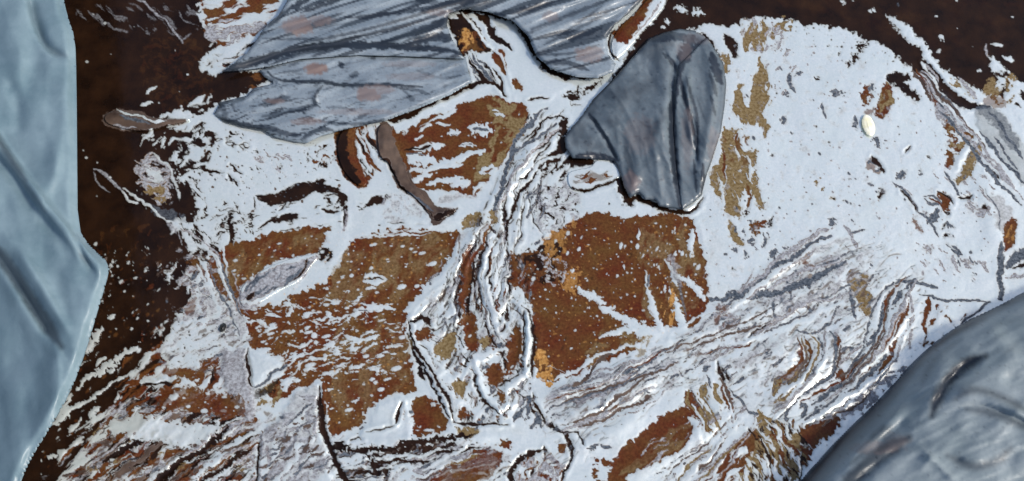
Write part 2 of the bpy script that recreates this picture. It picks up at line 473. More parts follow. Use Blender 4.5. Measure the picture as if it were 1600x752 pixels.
for l, w, h_ in (("640 494, 668 470, 700 440, 720 400, 750 350, 776 300", 11, 4), ("716 492, 700 512, 670 528, 654 520", 9, 3), ("764 380, 752 420, 760 466, 776 494, 790 470, 796 420", 7, 4),
                 ("796 462, 816 474, 826 500, 827 545, 822 584", 12, 5), ("706 500, 730 530, 720 560, 696 580, 680 590", 8, 3), ("640 520, 652 552, 672 584, 692 616, 702 650", 9, 4),
                 ("740 560, 750 600, 770 640, 790 650", 9, 4), ("826 580, 800 600, 776 622, 790 640, 810 630", 9, 4), ("800 250, 784 290, 780 340, 784 380", 9, 4), ("836 220, 812 262, 796 300", 10, 4),
                 ("820 300, 806 340, 806 380", 6, 3), ("730 560, 770 552, 800 540", 10, 3), ("660 500, 700 496, 714 470", 8, 3)):
    stroke('film', l, w, rag=.5, h=h_)
for l, w in (("648 500, 676 478, 706 452, 728 410, 756 352", 2.4), ("764 366, 744 412, 748 458, 768 500", 3), ("790 474, 812 486, 820 520, 816 580", 2.5), ("836 500, 836 560, 830 590", 4), ("700 650, 686 616, 664 580, 646 548, 636 520", 5),
             ("790 390, 800 420, 796 456", 4.5), ("752 400, 738 440, 746 490", 2.4), ("772 400, 764 440, 776 480", 2.2), ("792 300, 788 350, 794 390", 2.6), ("716 500, 712 470, 722 420, 744 370", 5.5)):
    stroke('oil', l, w, rag=.5)
# rusty slots in the bundle
for a, c in (("733 396, 746 392, 738 430, 728 470, 718 492, 716 470, 724 430", 'rust'), ("716 470, 730 480, 744 500, 748 540, 738 546, 722 520", 'rust'),
             ("768 332, 780 330, 778 352, 768 350", 'olive'), ("724 340, 752 330, 756 344, 734 358, 722 362", 'olive'),
             ("676 540, 704 520, 714 522, 706 548, 702 566, 690 556", 'olive'), ("790 530, 806 506, 816 514, 814 556, 802 580, 790 590, 792 560", 'rust'),
             ("760 574, 776 566, 790 584, 788 600, 770 596", 'rust'), ("706 604, 730 590, 732 608, 716 620, 702 616", 'olive'),
             ("716 640, 732 640, 732 656, 716 656", 'rust'), ("774 612, 790 612, 788 628, 776 628", 'rust'), ("794 388, 806 392, 812 450, 800 456", 'rust'),
             ("646 520, 668 512, 680 524, 662 536, 648 532", 'rust'), ("652 616, 670 630, 694 650, 698 662, 680 668, 640 660", 'rust'), ("760 520, 780 520, 776 540, 758 544", 'rust'),
             ("706 668, 750 668, 744 682, 712 682", 'olive'), ("730 384, 738 384, 730 400, 722 410", 'rust')):
    area(c, a, 3, 6, h=-1)
mottle("716 380, 800 370, 806 470, 775 520, 735 500, 722 450", 'oil', .14, 24, 3, 80, 5)
mottle("730 380, 800 370, 800 470, 775 510, 740 490", 'rust', .12, 18, 3, 80, 5)
mottle("650 500, 830 500, 830 660, 700 660", 'oil', .09, 16, 3, -50, 8)
mottle("650 520, 830 520, 830 660, 700 660", 'rust', .12, 14, 4, -50, 8)
mottle("740 560, 830 580, 840 660, 760 660", 'slate', .18, 14, 4, 50, 8)

# --- big rusty window on the left
area('rust', "328 402, 350 385, 400 370, 440 362, 490 355, 522 352, 515 372, 500 390, 492 400, 460 412, 420 420, 405 435, 385 440, 380 470, 400 482, 440 472, 500 448, 520 426, 536 400, 548 378, 580 365, 610 357, 722 357, 720 380, 710 405, 690 430, 660 455, 632 485, 634 530, 642 575, 655 608, 640 616, 600 618, 575 640, 555 668, 518 684, 513 660, 506 610, 500 594, 470 606, 430 632, 410 610, 442 588, 446 566, 420 552, 390 550, 384 520, 390 495, 372 482, 350 466, 330 444, 324 420", 4, 9)
mottle("330 395, 520 355, 500 395, 380 440, 350 460", 'olive', .45, 22, 10, 60, 8, amt=.55, soft=.6)
mottle("545 375, 720 360, 690 430, 600 480, 500 480, 500 450", 'olive', .5, 22, 10, 60, 8, amt=.55, soft=.6)
mottle("500 500, 640 490, 650 610, 520 680", 'olive', .5, 22, 10, 60, 8, amt=.5, soft=.6)
area('film', "505 362, 548 360, 546 380, 532 402, 520 424, 504 422, 512 400, 496 396, 510 380", 3, 6, h=1.5)
mottle("495 384, 520 384, 516 415, 500 415", 'oil', .45, 8, 5, 60, 4)
area('oil', "500 386, 510 386, 508 410, 500 412", 2, 5)
for l, w in (("568 434, 584 431, 602 432", 6), ("570 440, 588 441, 600 437", 9), ("550 496, 572 484, 592 479, 616 484", 8), ("540 524, 558 532, 580 532, 592 524", 7),
             ("490 500, 520 496, 548 494", 4), ("384 506, 410 502, 420 514", 5), ("410 518, 432 508", 4), ("546 572, 570 572", 5), ("506 586, 530 578", 5),
             ("466 540, 490 534", 5), ("626 512, 632 504", 3), ("592 366, 608 360", 4), ("660 452, 690 436, 704 410, 716 384", 14), ("632 486, 660 470, 690 452", 9),
             ("470 560, 500 548, 520 540", 3), ("600 545, 622 540", 3), ("520 474, 532 468", 6), ("448 490, 458 482", 8)):
    stroke('film', l, w, rag=.7, h=1.5)
stroke('oil', "568 437, 588 434, 602 436", 2)
stroke('slate', "556 490, 590 482", 1.6)
flecks("335 400, 520 355, 722 357, 660 460, 634 490, 650 610, 520 680, 500 590, 430 620, 388 540, 388 490", 'film', 7.5, .36, .2, 1.7, 15, 1.5)
mottle("390 470, 540 440, 640 500, 640 590, 520 600, 400 550", 'film', .11, 12, 3.5, 12, 10, h=1)
mottle("430 560, 560 500, 600 560, 500 600, 440 620", 'film', .12, 14, 4, 28, 10, h=1)
mottle("380 540, 470 540, 470 600, 440 620", 'film', .25, 16, 4, 35, 6, h=1)
for q_ in ("335 400, 520 355, 722 357, 660 460, 634 490, 650 610, 520 680, 500 590, 430 620, 388 540, 388 490",):
    flecks(q_, 'film', 11, .45, .5, 3.0, 15, 1.7); flecks(q_, 'ochre', 7, .35, .3, 1.3, 15, 1.3, amt=.7); flecks(q_, 'oil', 9, .3, .3, 1.8, 40, 2, amt=.5)
flecks("390 470, 660 470, 640 600, 500 600, 430 620", 'film', 13, .6, .8, 3.6, 15, 2)
# --- the rusty window right of the middle
area('rust', "812 392, 835 396, 860 366, 890 345, 920 332, 950 330, 975 340, 1010 335, 1050 336, 1084 340, 1090 360, 1098 395, 1106 430, 1112 460, 1100 490, 1086 512, 1060 512, 1010 508, 998 540, 960 562, 900 582, 862 600, 842 592, 838 560, 834 500, 828 466, 806 446, 802 410", 4, 9)
mottle("1000 340, 1095 345, 1110 480, 1010 510, 990 430", 'olive', .35, 20, 9, 80, 8, amt=.6, soft=.5)
mottle("960 480, 1010 520, 960 560, 900 580", 'olive', .35, 16, 9, 20, 8, amt=.6, soft=.5)
area('ochre', "850 372, 882 352, 905 345, 890 362, 880 378, 884 402, 862 412, 850 396", 8, 9, amt=.55)
area('ochre', "884 424, 904 418, 909 436, 900 460, 886 460, 876 450", 8, 7, amt=.65)
mottle("835 540, 862 550, 872 596, 852 614, 838 600", 'ochre', .42, 8, 6, 60, 5)
mottle("818 380, 880 376, 884 440, 840 450, 815 420", 'oil', .4, 8, 6, 60, 9)
mottle("828 384, 890 400, 888 450, 850 450", 'grey', .25, 5, 4, 0, 9)
flecks("812 392, 835 396, 890 345, 1084 340, 1112 460, 1090 510, 1000 540, 860 600, 834 500", 'film', 8.5, .34, .2, 1.5, 0, 1.2)
flecks("950 335, 1084 340, 1112 460, 1010 500, 960 400", 'film', 10, .4, .3, 3.0, 80, 1.8)
for q_ in ("812 392, 835 396, 890 345, 1084 340, 1112 460, 1090 510, 1000 540, 860 600, 834 500",):
    flecks(q_, 'film', 12, .4, .4, 2.4, 60, 1.5); flecks(q_, 'ochre', 8, .4, .3, 1.5, 15, 1.3, amt=.7); flecks(q_, 'oil', 10, .3, .4, 2.2, 60, 2, amt=.5)
for l, w, w1 in (("906 450, 922 462, 946 476", 12, 12), ("938 482, 966 494, 996 510, 1020 526", 10, 20), ("1008 424, 1014 452, 1022 486, 1032 520", 4, 10), 
                 ("1048 454, 1058 480, 1070 526", 6, 14), ("1040 404, 1052 424, 1056 446", 4, 6), ("1052 424, 1070 436, 1086 450, 1100 466", 8, 14),
                 ("1084 362, 1078 384, 1080 402", 10, 8), ("1000 360, 1000 376", 4, 4), ("1092 344, 1086 352", 10, 8), ("940 528, 960 520, 990 516", 4, 12), ("1096 352, 1100 380", 3, 3)):
    stroke('film', l, w, w1, rag=.6, h=1.6)
stroke('slate', "1014 430, 1014 448", 3); stroke('slate', "1050 400, 1060 450, 1072 500", 2.5, amt=.7)
area('grey', "1044 398, 1056 404, 1066 440, 1060 450, 1048 428", 4, 6, amt=.6)
mottle("1025 440, 1050 440, 1070 510, 1035 510", 'ochre', .16, 16, 3, 80, 5)
mottle("980 530, 1020 520, 1010 550, 985 560", 'olive', .5, 6, 5, 0, 5, amt=.8)

# --- dark open oil, upper right
area('oil', "1030 -600, 2800 -600, 2800 300, 1900 190, 1604 140, 1585 122, 1560 96, 1546 88, 1556 130, 1548 152, 1530 156, 1510 140, 1488 122, 1462 100, 1446 90, 1446 106, 1466 130, 1490 152, 1516 162, 1508 172, 1482 162, 1456 138, 1430 112, 1400 86, 1370 68, 1330 50, 1290 42, 1250 38, 1232 28, 1190 25, 1150 38, 1112 42, 1100 40, 1064 46, 1000 90, 958 118, 966 95, 1010 50, 1034 20", 4, 9)
flecks("1200 20, 1440 80, 1440 120, 1200 60", 'oil', 6, .35, .3, 1.8)
area('film', "1383 24, 1392 26, 1410 36, 1428 48, 1444 64, 1456 86, 1470 100, 1484 112, 1500 124, 1520 134, 1545 150, 1556 164, 1530 162, 1510 146, 1485 134, 1462 118, 1448 98, 1438 76, 1420 66, 1400 44", 3, 6, h=1.5)
mottle("1460 100, 1500 125, 1540 160, 1510 150, 1480 130", 'olive', .45, 10, 6, -40, 4)
area('oil', "1462 98, 1474 92, 1484 106, 1476 110", 2, 5)
for x, y, rx, ry in ((1366, 15, 4, 2.5), (1358, 17, 3, 2), (1091, 20, 10, 5), (1064, 16, 9, 4), (1041, 33, 4, 3), (1038, 42, 3, 2), (1470, 60, 4, 3), (1316, 5, 4, 2), (1530, 112, 3, 2), (1470, 80, 3, 2),
                     (1086, 48, 11, 5), (1540, 144, 6, 3)):
    blot('film', x, y, rx, ry, -10)
flecks("1050 -20, 1600 -20, 1600 120, 1450 60, 1200 20", 'film', 24, .22, .2, 1.5)
mottle("1060 -20, 1600 -20, 1600 90, 1480 90, 1300 20", 'rust', .3, 26, 16, -30, 10, amt=.10, soft=.8)
area('film', "1544 88, 1556 98, 1576 112, 1592 126, 1640 150, 1660 230, 1612 206, 1592 196, 1584 176, 1570 150, 1560 124", 3, 7, h=1.5)
mottle("1540 120, 1590 110, 1590 160, 1560 170, 1530 150", 'olive', .45, 8, 7, 60, 6)
mottle("1545 95, 1605 130, 1605 180, 1560 150", 'oil', .22, 9, 6, -40, 6)
stroke('film', "1548 68, 1566 71", 5); stroke('film', "1570 89, 1584 95", 5); stroke('grey', "1540 68, 1544 90", 3)
area('rust', "1536 150, 1570 148, 1574 166, 1560 172, 1540 166", 3, 6, amt=.7)

# --- flecks and olive windows on the right-hand film
area('olive', "1187 84, 1196 108, 1200 148, 1196 178, 1202 208, 1194 212, 1188 190, 1176 196, 1160 194, 1150 180, 1144 160, 1150 136, 1162 124, 1160 160, 1170 170, 1176 150, 1174 126, 1184 112", 5, 7, ang=85)
mottle("1145 34, 1216 28, 1216 60, 1190 90, 1160 80", 'olive', .42, 12, 5, 80, 8)
mottle("1140 30, 1230 30, 1230 66, 1180 90", 'grey', .3, 6, 5, 80, 8)
mottle("1190 60, 1250 60, 1240 150, 1200 150", 'grey', .13, 10, 3, 40, 8)
blot('olive', 1180, 62, 5, 14); blot('olive', 1224, 40, 9, 11); blot('olive', 1132, 100, 7, 15)
area('oil', "1128 54, 1140 56, 1154 70, 1156 88, 1146 90, 1136 76", 2, 6)
area('olive', "1130 200, 1150 198, 1172 220, 1184 244, 1175 262, 1178 284, 1188 300, 1196 320, 1186 320, 1166 298, 1160 306, 1158 336, 1146 344, 1132 326, 1124 308, 1108 290, 1108 268, 1124 260, 1128 230", 4, 8)
mottle("1126 200, 1180 200, 1180 260, 1130 260", 'rust', .35, 12, 8, 60, 8, amt=.7)
mottle("1145 200, 1185 200, 1178 250, 1140 240", 'film', .3, 12, 5, -60, 6)
mottle("1105 260, 1180 265, 1165 340, 1130 320", 'film', .12, 12, 3, -60, 6)
area('olive', "1132 342, 1144 348, 1154 370, 1166 386, 1156 388, 1140 370", 2, 6)
for c, x, y, rx, ry, a in (('rust', 1186, 356, 9, 12, -35), ('oil', 1168, 331, 4, 7, -20), ('olive', 1191, 320, 4, 6, -20), ('oil', 1203, 346, 3, 9, -35), ('olive', 1180, 280, 4, 13, 0),
                           ('slate', 1210, 396, 6, 8, -30), ('slate', 1173, 378, 4, 6, -30), ('slate', 1163, 400, 3, 5, 0), ('slate', 1147, 392, 4, 4, 0), ('oil', 1202, 352, 6, 3, 30),
                           ('slate', 1132, 398, 3, 2, 0), ('oil', 1148, 418, 2, 2, 0), ('slate', 1196, 378, 3, 5, -30), ('oil', 1205, 240, 2.5, 3.5, 0), ('olive', 1276, 288, 2.5, 4, 0), ('olive', 1286, 296, 2.5, 3, 0),
                           ('olive', 1299, 310, 3.5, 2.5, 0), ('slate', 1300, 344, 5, 5, 0), ('olive', 1280, 278, 2, 2, 0), ('oil', 1348, 70, 9, 5, 0), ('oil', 1336, 90, 8, 5, 10), ('oil', 1325, 99, 6, 4, 0),
                           ('oil', 1310, 86, 3, 2, 0), ('oil', 1275, 125, 4, 3, 0), ('slate', 1306, 147, 7, 6, 30), ('slate', 1316, 146, 4, 2, 0), ('slate', 1225, 185, 4, 6, 10), ('slate', 1226, 149, 5, 4, 0),
                           ('slate', 1246, 115, 5, 3, 0), ('oil', 1346, 74, 4, 7, 0), ('rust', 1353, 147, 7, 14, -5), ('slate', 1362, 138, 4, 4, 0), ('slate', 1337, 194, 3, 10, -5), ('slate', 1371, 224, 5, 8, 0), 
                           ('slate', 1361, 288, 6, 3, 0), ('slate', 1408, 272, 5, 8, -30), ('oil', 1375, 302, 3, 10, -20), ('oil', 1453, 249, 3, 2, 0), ('slate', 1440, 272, 3, 3, 0), ('oil', 1301, 311, 2, 2, 0),
                           ('slate', 1457, 340, 6, 12, -35), ('oil', 1477, 352, 3, 6, -40), ('oil', 1480, 367, 3, 5, -40), ('slate', 1404, 9, 2, 2, 0), ('oil', 1382, 190, 0.1, .1, 0)):
    blot(c, x, y, rx, ry, a)
stroke('slate', "1233 112, 1236 130, 1242 145", 5); stroke('slate', "1285 160, 1286 184", 3)
area('rust', "1378 136, 1388 128, 1396 142, 1394 166, 1380 186, 1368 182, 1370 162", 3, 6)
mottle("1374 130, 1400 130, 1396 180, 1370 184", 'olive', .4, 9, 5, 60, 4)
area('oil', "1382 118, 1396 111, 1418 113, 1428 128, 1412 125, 1424 136, 1441 157, 1428 157, 1414 148, 1404 134, 1390 132", 3, 6)
area('rust', "1350 172, 1366 168, 1372 182, 1360 180, 1352 184", 3, 6, amt=.8)
mottle("1350 245, 1374 250, 1376 274, 1354 270", 'rust', .6, 6, 5, 0, 5, amt=.8)
mottle("1352 246, 1374 250, 1376 270, 1354 270", 'slate', .4, 6, 4, 0, 5)
stroke('oil', "1361 245, 1368 254, 1379 270", 5); stroke('oil', "1414 236, 1420 227", 3)
stroke('slate', "1397 286, 1410 296, 1424 312, 1436 328", 3.5); stroke('oil', "1408 300, 1428 318, 1434 330", 3); stroke('grey', "1412 296, 1426 306", 2)
area('rust', "1422 338, 1434 346, 1444 364, 1438 364, 1428 354", 2, 5, amt=.9)
stroke('slate', "1436 330, 1452 342, 1462 358, 1466 370", 3)
area('rust', "1464 298, 1480 300, 1488 314, 1478 330, 1468 326, 1470 314", 3, 5); stroke('oil', "1466 298, 1480 304, 1490 318", 3)
stroke('slate', "1442 304, 1456 304, 1466 312, 1470 324, 1452 320, 1444 308", 3.5); stroke('rust', "1448 308, 1462 316, 1478 334", 3.5); stroke('oil', "1474 330, 1480 336", 5)
mottle("1470 320, 1520 380, 1540 440, 1480 450", 'slate', .10, 14, 3, -55, 10)
mottle("1400 370, 1540 400, 1560 440, 1450 440", 'grey', .15, 12, 3, -50, 10)
mottle("1440 240, 1560 270, 1560 350, 1490 330", 'grey', .14, 14, 3, -40, 10)
mottle("1130 320, 1220 330, 1250 420, 1150 400", 'slate', .08, 7, 4, -55, 10)
blot('grey', 1535, 328, 10, 9); area('oil', "1528 322, 1537 315, 1543 330, 1534 328", 2, 5)
stroke('oil', "1542 268, 1552 274, 1562 277", 4); stroke('oil', "1498 310, 1508 313, 1520 306", 3); stroke('slate', "1480 270, 1490 290, 1500 308", 3.5)
area('grey', "1545 300, 1562 300, 1590 345, 1568 372, 1556 350, 1552 320", 4, 9, amt=.7); 
stroke('slate', "1540 295, 1560 330, 1564 362", 1.6)
area('rust', "1566 366, 1574 348, 1586 338, 1591 350, 1588 372, 1578 390, 1568 394", 2, 6)
mottle("1566 366, 1586 338, 1590 372, 1570 394", 'ochre', .2, 8, 3, 60, 3, amt=.6)
stroke('slate', "1563 380, 1564 420, 1564 466", 7, h=2); area('slate', "1568 412, 1590 388, 1640 360, 1640 392, 1600 404, 1574 424", 2, 6)
area('oil', "1576 424, 1594 412, 1640 398, 1640 414, 1600 420", 2, 6); stroke('grey', "1574 436, 1600 428, 1630 432", 4)
# fold lines, far right
stroke('oil', "1444 96, 1462 122, 1488 150, 1516 166, 1548 168", 10, 8, shoulder=2)
stroke('rust', "1434 112, 1444 132, 1462 158, 1478 184, 1490 200", 8, rag=.6); stroke('film', "1440 118, 1466 156, 1492 186", 3, h=2); 
mottle("1430 110, 1448 110, 1500 190, 1520 210, 1480 210", 'grey', .5, 20, 4, -55, 4)
stroke('film', "1448 120, 1476 154, 1508 192, 1524 206", 6, h=3); stroke('slate', "1458 134, 1488 164, 1512 196", 3); stroke('slate', "1452 140, 1476 170", 2)
area('rust', "1476 184, 1492 200, 1524 203, 1512 224, 1498 240, 1486 264, 1480 262, 1480 225", 4, 7)
mottle("1476 184, 1524 203, 1486 268", 'film', .22, 7, 5, -40, 5); mottle("1476 184, 1524 203, 1486 268", 'olive', .3, 7, 5, -40, 5); blot('film', 1497, 216, 7, 6)
area('olive', "1530 214, 1536 226, 1528 254, 1514 276, 1500 292, 1490 286, 1504 262", 3, 6, h=1)
mottle("1530 214, 1536 226, 1500 292, 1490 286", 'slate', .35, 12, 4, 60, 4)
area('film', "1528 206, 1524 226, 1506 256, 1488 274, 1486 262, 1498 240, 1514 222", 2, 6, h=3)
area('slate', "1523 164, 1550 166, 1574 192, 1604 232, 1680 300, 1680 380, 1604 296, 1568 246, 1536 216, 1522 190", 3, 8, amt=.42, h=3)
area('slate', "1526 164, 1552 168, 1572 186, 1592 212, 1590 240, 1574 226, 1552 196, 1526 178", 3, 8, amt=.75)
stroke('slate', "1530 206, 1550 232, 1576 262, 1606 288", 4); stroke('slate', "1546 176, 1574 210, 1600 250", 4); 

# --- long pleats and bands, lower right
mottle("1100 480, 1330 370, 1370 450, 1120 560, 1020 560", 'grey', .25, 26, 7, 28, 12, amt=.7)
mottle("1210 395, 1360 360, 1360 470, 1230 490", 'grey', .3, 14, 8, 28, 12, amt=.7)
for l, w, c in (("1098 512, 1120 486, 1150 470, 1184 444, 1206 420, 1230 402", 3, 'slate'), ("1230 402, 1262 378, 1290 362", 2.5, 'grey'), ("1276 418, 1304 408, 1330 390", 2.4, 'slate'),
                ("1050 556, 1064 530, 1090 518, 1112 500", 2.5, 'slate'), ("1094 556, 1120 544, 1160 544, 1180 530", 3.5, 'rust'), ("1168 528, 1190 514, 1220 498", 4, 'oil'),
                ("1180 530, 1220 508, 1260 490, 1284 474", 3, 'slate'), ("1268 474, 1300 456, 1330 444, 1344 438", 3, 'slate'), ("1240 518, 1272 522, 1290 512, 1306 490, 1308 474", 3, 'slate'),
                ("1280 530, 1284 556, 1274 580, 1258 594", 4.5, 'slate'), ("1262 530, 1268 548, 1262 572, 1248 586", 3, 'olive'), ("1176 560, 1200 552", 3, 'olive'), 
                ("1326 452, 1332 478, 1336 502", 4.5, 'slate'), ("1104 590, 1112 604, 1122 630, 1124 648", 3.5, 'slate'), ("1122 566, 1124 582, 1129 596", 4.5, 'oil'), ("1128 572, 1134 586, 1141 594", 5, 'oil'),
                ("1140 606, 1160 628, 1172 646, 1190 648, 1212 660, 1224 674", 3.5, 'slate'), ("1090 742, 1130 710, 1170 678, 1184 664", 4, 'grey'), ("1230 640, 1226 624, 1230 660, 1240 672", 3, 'slate'), 
                ("1318 353, 1330 366, 1338 384", 5, 'grey'), ("1328 364, 1340 360, 1352 357", 2, 'slate'), ("1250 436, 1260 440, 1268 452", 4, 'slate'), ("1250 472, 1262 480, 1268 488", 4, 'slate'),
                ("1210 466, 1206 480, 1212 490, 1218 498", 4, 'slate'), ("1232 456, 1220 470", .1, 'slate'), ("1180 420, 1168 444, 1150 460", 2.5, 'grey')):
    stroke(c, l, w, rag=.5)
t = np.linspace(0, 6.28, 12); stroke('slate', np.stack([1228+8*np.cos(t), 464+11*np.sin(t)], 1), 3.5, taper=False)
area('grey', "1112 482, 1130 472, 1140 482, 1150 500, 1158 492, 1156 510, 1142 516, 1116 514", 4, 6)
mottle("1116 470, 1140 472, 1150 516, 1114 518", 'rust', .5, 8, 6, 60, 5, amt=.8)
area('rust', "1250 392, 1262 388, 1264 402, 1258 416, 1252 410", 3, 5, amt=.8)
mottle("1240 410, 1275 405, 1275 445, 1245 440", 'rust', .3, 7, 5, 40, 5, amt=.8)
area('olive', "1326 442, 1348 432, 1362 462, 1366 490, 1356 498, 1342 480, 1332 462", 3, 6, h=-1)
mottle("1320 420, 1356 420, 1356 450, 1325 455", 'olive', .55, 12, 5, 30, 6)
area('rust', "1244 532, 1258 540, 1262 564, 1250 580, 1236 596, 1216 608, 1206 618, 1206 606, 1222 588, 1236 572, 1246 556", 3, 6, h=-1)
mottle("1150 530, 1250 510, 1256 600, 1200 650", 'grey', .4, 24, 8, 50, 10, amt=.7)
mottle("1200 590, 1250 570, 1240 610, 1205 640", 'olive', .5, 12, 5, 40, 6)
stroke('film', "1234 560, 1262 524, 1276 540, 1272 570, 1244 598, 1220 620", 4, h=2.5)
for l, w, c in (("1432 438, 1410 462, 1392 490, 1372 524, 1356 556, 1330 584", 13, 'slate'), ("1390 470, 1376 500, 1372 530", 5, 'slate'), ("1424 450, 1410 480, 1390 520, 1366 552", 3, 'film'),
                ("1418 474, 1410 504, 1396 544, 1380 570, 1370 588", 8, 'rust'), ("1424 456, 1425 500, 1423 545", 5, 'grey'), ("1412 480, 1384 538, 1362 576", 6, 'grey'),
                ("1440 460, 1468 466, 1480 470, 1532 468, 1544 474", 3.5, 'slate'), ("1452 466, 1452 480, 1444 500, 1440 514", 7, 'rust'), ("1400 436, 1424 442, 1452 440, 1466 452", 4, 'slate'),
                ("1340 580, 1360 560, 1350 550, 1338 566, 1326 592", 3, 'oil'), ("1384 552, 1366 578, 1338 600, 1308 620, 1276 644, 1258 656", 5.5, 'slate'), ("1360 568, 1330 594, 1296 612, 1270 634", 4, 'slate'),
                ("1350 584, 1312 612, 1280 640", 3, 'film'), ("1316 552, 1326 540, 1334 550", 5, 'slate'), ("1344 540, 1328 556, 1310 576", 4, 'grey'), ("1304 590, 1312 582, 1318 592", 9, 'rust'),
                ("1304 520, 1312 532, 1308 546, 1304 560", 5, 'rust'), ("1372 588, 1330 624, 1290 650, 1262 668", 3, 'oil'), ("1500 510, 1530 486, 1550 470", 3, 'slate'), ("1246 640, 1254 632, 1260 642, 1252 652", 6, 'slate')):
    stroke(c, l, w, rag=.45)
mottle("1370 590, 1440 560, 1400 600, 1330 660, 1260 670, 1300 640", 'grey', .55, 6, 5, 40, 6)
mottle("1430 470, 1540 480, 1480 520, 1430 560", 'rust', .14, 9, 5, 60, 6)
area('rust', "1250 672, 1290 654, 1320 652, 1296 684, 1260 706, 1240 720, 1236 700", 4, 7)
mottle("1180 640, 1225 660, 1270 690, 1250 760, 1140 760, 1170 690", 'olive', .7, 18, 6, -62, 8)
mottle("1190 650, 1300 660, 1240 760, 1180 760", 'rust', .35, 14, 6, -62, 8)
mottle("1180 640, 1270 680, 1250 760, 1160 760", 'film', .2, 14, 5, -62, 8)
mottle("1180 640, 1270 680, 1250 760, 1160 760", 'oil', .22, 14, 4, -62, 8)
area('rust', "1076 980, 1090 744, 1130 712, 1172 672, 1186 668, 1186 690, 1160 730, 1140 760, 1140 980", 4, 8)
mottle("1100 700, 1190 700, 1160 760, 1080 760", 'film', .22, 22, 5, 45, 6)
# lower rusty lens and what hangs over it
area('rust', "948 740, 966 706, 1000 676, 1040 648, 1066 634, 1080 640, 1084 664, 1074 692, 1052 712, 1010 730, 984 742, 970 760, 950 756", 3, 8, h=-1)
mottle("950 740, 1080 636, 1080 690, 1000 740", 'olive', .4, 30, 8, 38, 6, amt=.6, soft=.5)
area('rust', "1064 614, 1082 612, 1092 628, 1106 646, 1112 672, 1106 680, 1092 664, 1078 644", 3, 6)
mottle("1086 602, 1130 600, 1130 660, 1108 680, 1092 640", 'olive', .5, 16, 5, -68, 6)
area('rust', "1122 600, 1138 602, 1146 622, 1147 644, 1140 648, 1130 624", 2, 6)
stroke('film', "1074 650, 1086 670, 1096 690", 8, h=2); stroke('film', "1112 630, 1122 650", 8, h=2)
mottle("930 700, 980 740, 960 760, 920 760", 'rust', .4, 7, 5, 0, 6)
flecks("950 740, 1080 636, 1080 690, 1000 740", 'film', 14, .3, .3, 1.8)
mottle("1000 680, 1160 620, 1180 660, 1080 752, 1000 752", 'grey', .10, 20, 4, 40, 8)
# tube of film below the rusty window
ridge("860 622, 920 604, 1000 572", 16, 7); ridge("880 655, 950 625, 1020 590", 14, 6)
for l, w, c in (("862 612, 900 600, 940 588, 984 570", 2.4, 'slate'), ("870 620, 920 604, 970 586, 992 574", 2, 'slate'), ("906 624, 930 620, 960 606, 988 582", 9, 'grey'),
                ("858 622, 872 616, 886 624", 8, 'grey'), ("902 628, 920 622, 932 618", 7, 'rust'), ("900 672, 930 656, 960 640, 990 622, 1020 606", 5, 'grey'), ("946 646, 970 634", 5, 'rust'),
                ("937 626, 940 636, 947 645", 4, 'oil'), ("960 604, 978 592, 988 582", 5, 'rust'), ("1008 602, 1030 588", 3, 'slate'), ("1060 580, 1066 590, 1072 576, 1088 576", 2, 'slate'),
                ("844 655, 862 668, 884 674, 890 694, 896 708, 886 730, 872 760", 5.5, 'oil'), ("836 616, 842 640, 850 658", 4, 'oil'), ("886 674, 900 680, 912 694", 4, 'oil'),
                ("796 790, 798 730, 812 716, 848 702", 7, 'oil'), ("850 696, 852 716", 4, 'oil'), ("834 720, 832 744", 4, 'oil'), ("856 574, 900 588", .1, 'film')):
    stroke(c, l, w, rag=.5)
mottle("850 605, 1010 560, 1040 600, 900 670, 850 650", 'grey', .3, 22, 5, 28, 8, amt=.8)
mottle("1000 540, 1070 540, 1060 600, 1000 600", 'grey', .35, 10, 5, 50, 8, amt=.7)
mottle("804 716, 884 706, 872 790, 804 790", 'grey', .6, 8, 6, 60, 5); mottle("804 716, 884 706, 872 790, 804 790", 'rust', .3, 8, 5, 60, 5)
area('rust', "874 692, 888 694, 884 708, 874 706", 2, 5); mottle("810 615, 850 620, 846 690, 812 660", 'slate', .35, 10, 4, 60, 6)
mottle("910 690, 960 690, 960 700, 915 705", 'slate', .3, 8, 3, 0, 4)
area('rust', "780 684, 800 688, 800 700, 786 698", 3, 5)

# --- bottom middle
area('film', "558 684, 572 656, 584 634, 600 624, 648 617, 644 640, 640 668, 644 690, 600 704, 560 712, 512 704, 518 686", 3, 7, h=2)
mottle("500 690, 600 700, 600 752, 540 790, 500 740", 'oil', .5, 20, 6, 5, 8); mottle("500 690, 600 700, 600 752, 540 790, 500 740", 'slate', .3, 16, 5, 5, 8)
for l, w in (("570 672, 596 668, 616 664", 2.5), ("622 630, 632 628, 620 646, 618 660", 5), ("592 712, 620 706, 660 700, 690 698, 724 696", 9), ("626 716, 660 704", 4), ("540 694, 520 698", 5), 
             ("546 694, 560 678, 566 690", 3), ("600 756, 604 730, 592 716, 588 740", 7), ("600 738, 630 724, 650 716", 4), ("574 716, 572 740", 6), ("512 704, 540 700", 4)):
    stroke('oil', l, w, rag=.6)
mottle("558 664, 640 640, 640 700, 560 706", 'rust', .14, 12, 5, 60, 6); mottle("558 640, 650 620, 640 700, 560 706", 'slate', .14, 14, 4, 5, 6)
area('rust', "624 634, 634 640, 634 656, 622 658", 2, 5)
stroke('film', "636 636, 640 660, 638 690", 6, h=3); stroke('film', "640 690, 680 680, 706 672, 712 684", 14, h=2)
area('rust', "644 616, 690 628, 694 650, 700 672, 660 682, 644 686", 3, 6); flecks("640 610, 700 620, 700 690, 640 690", 'film', 12, .6, 1, 4, 0, 1.6)
area('rust', "660 980, 650 752, 690 738, 720 724, 742 704, 772 700, 790 712, 770 740, 760 980", 5, 8)
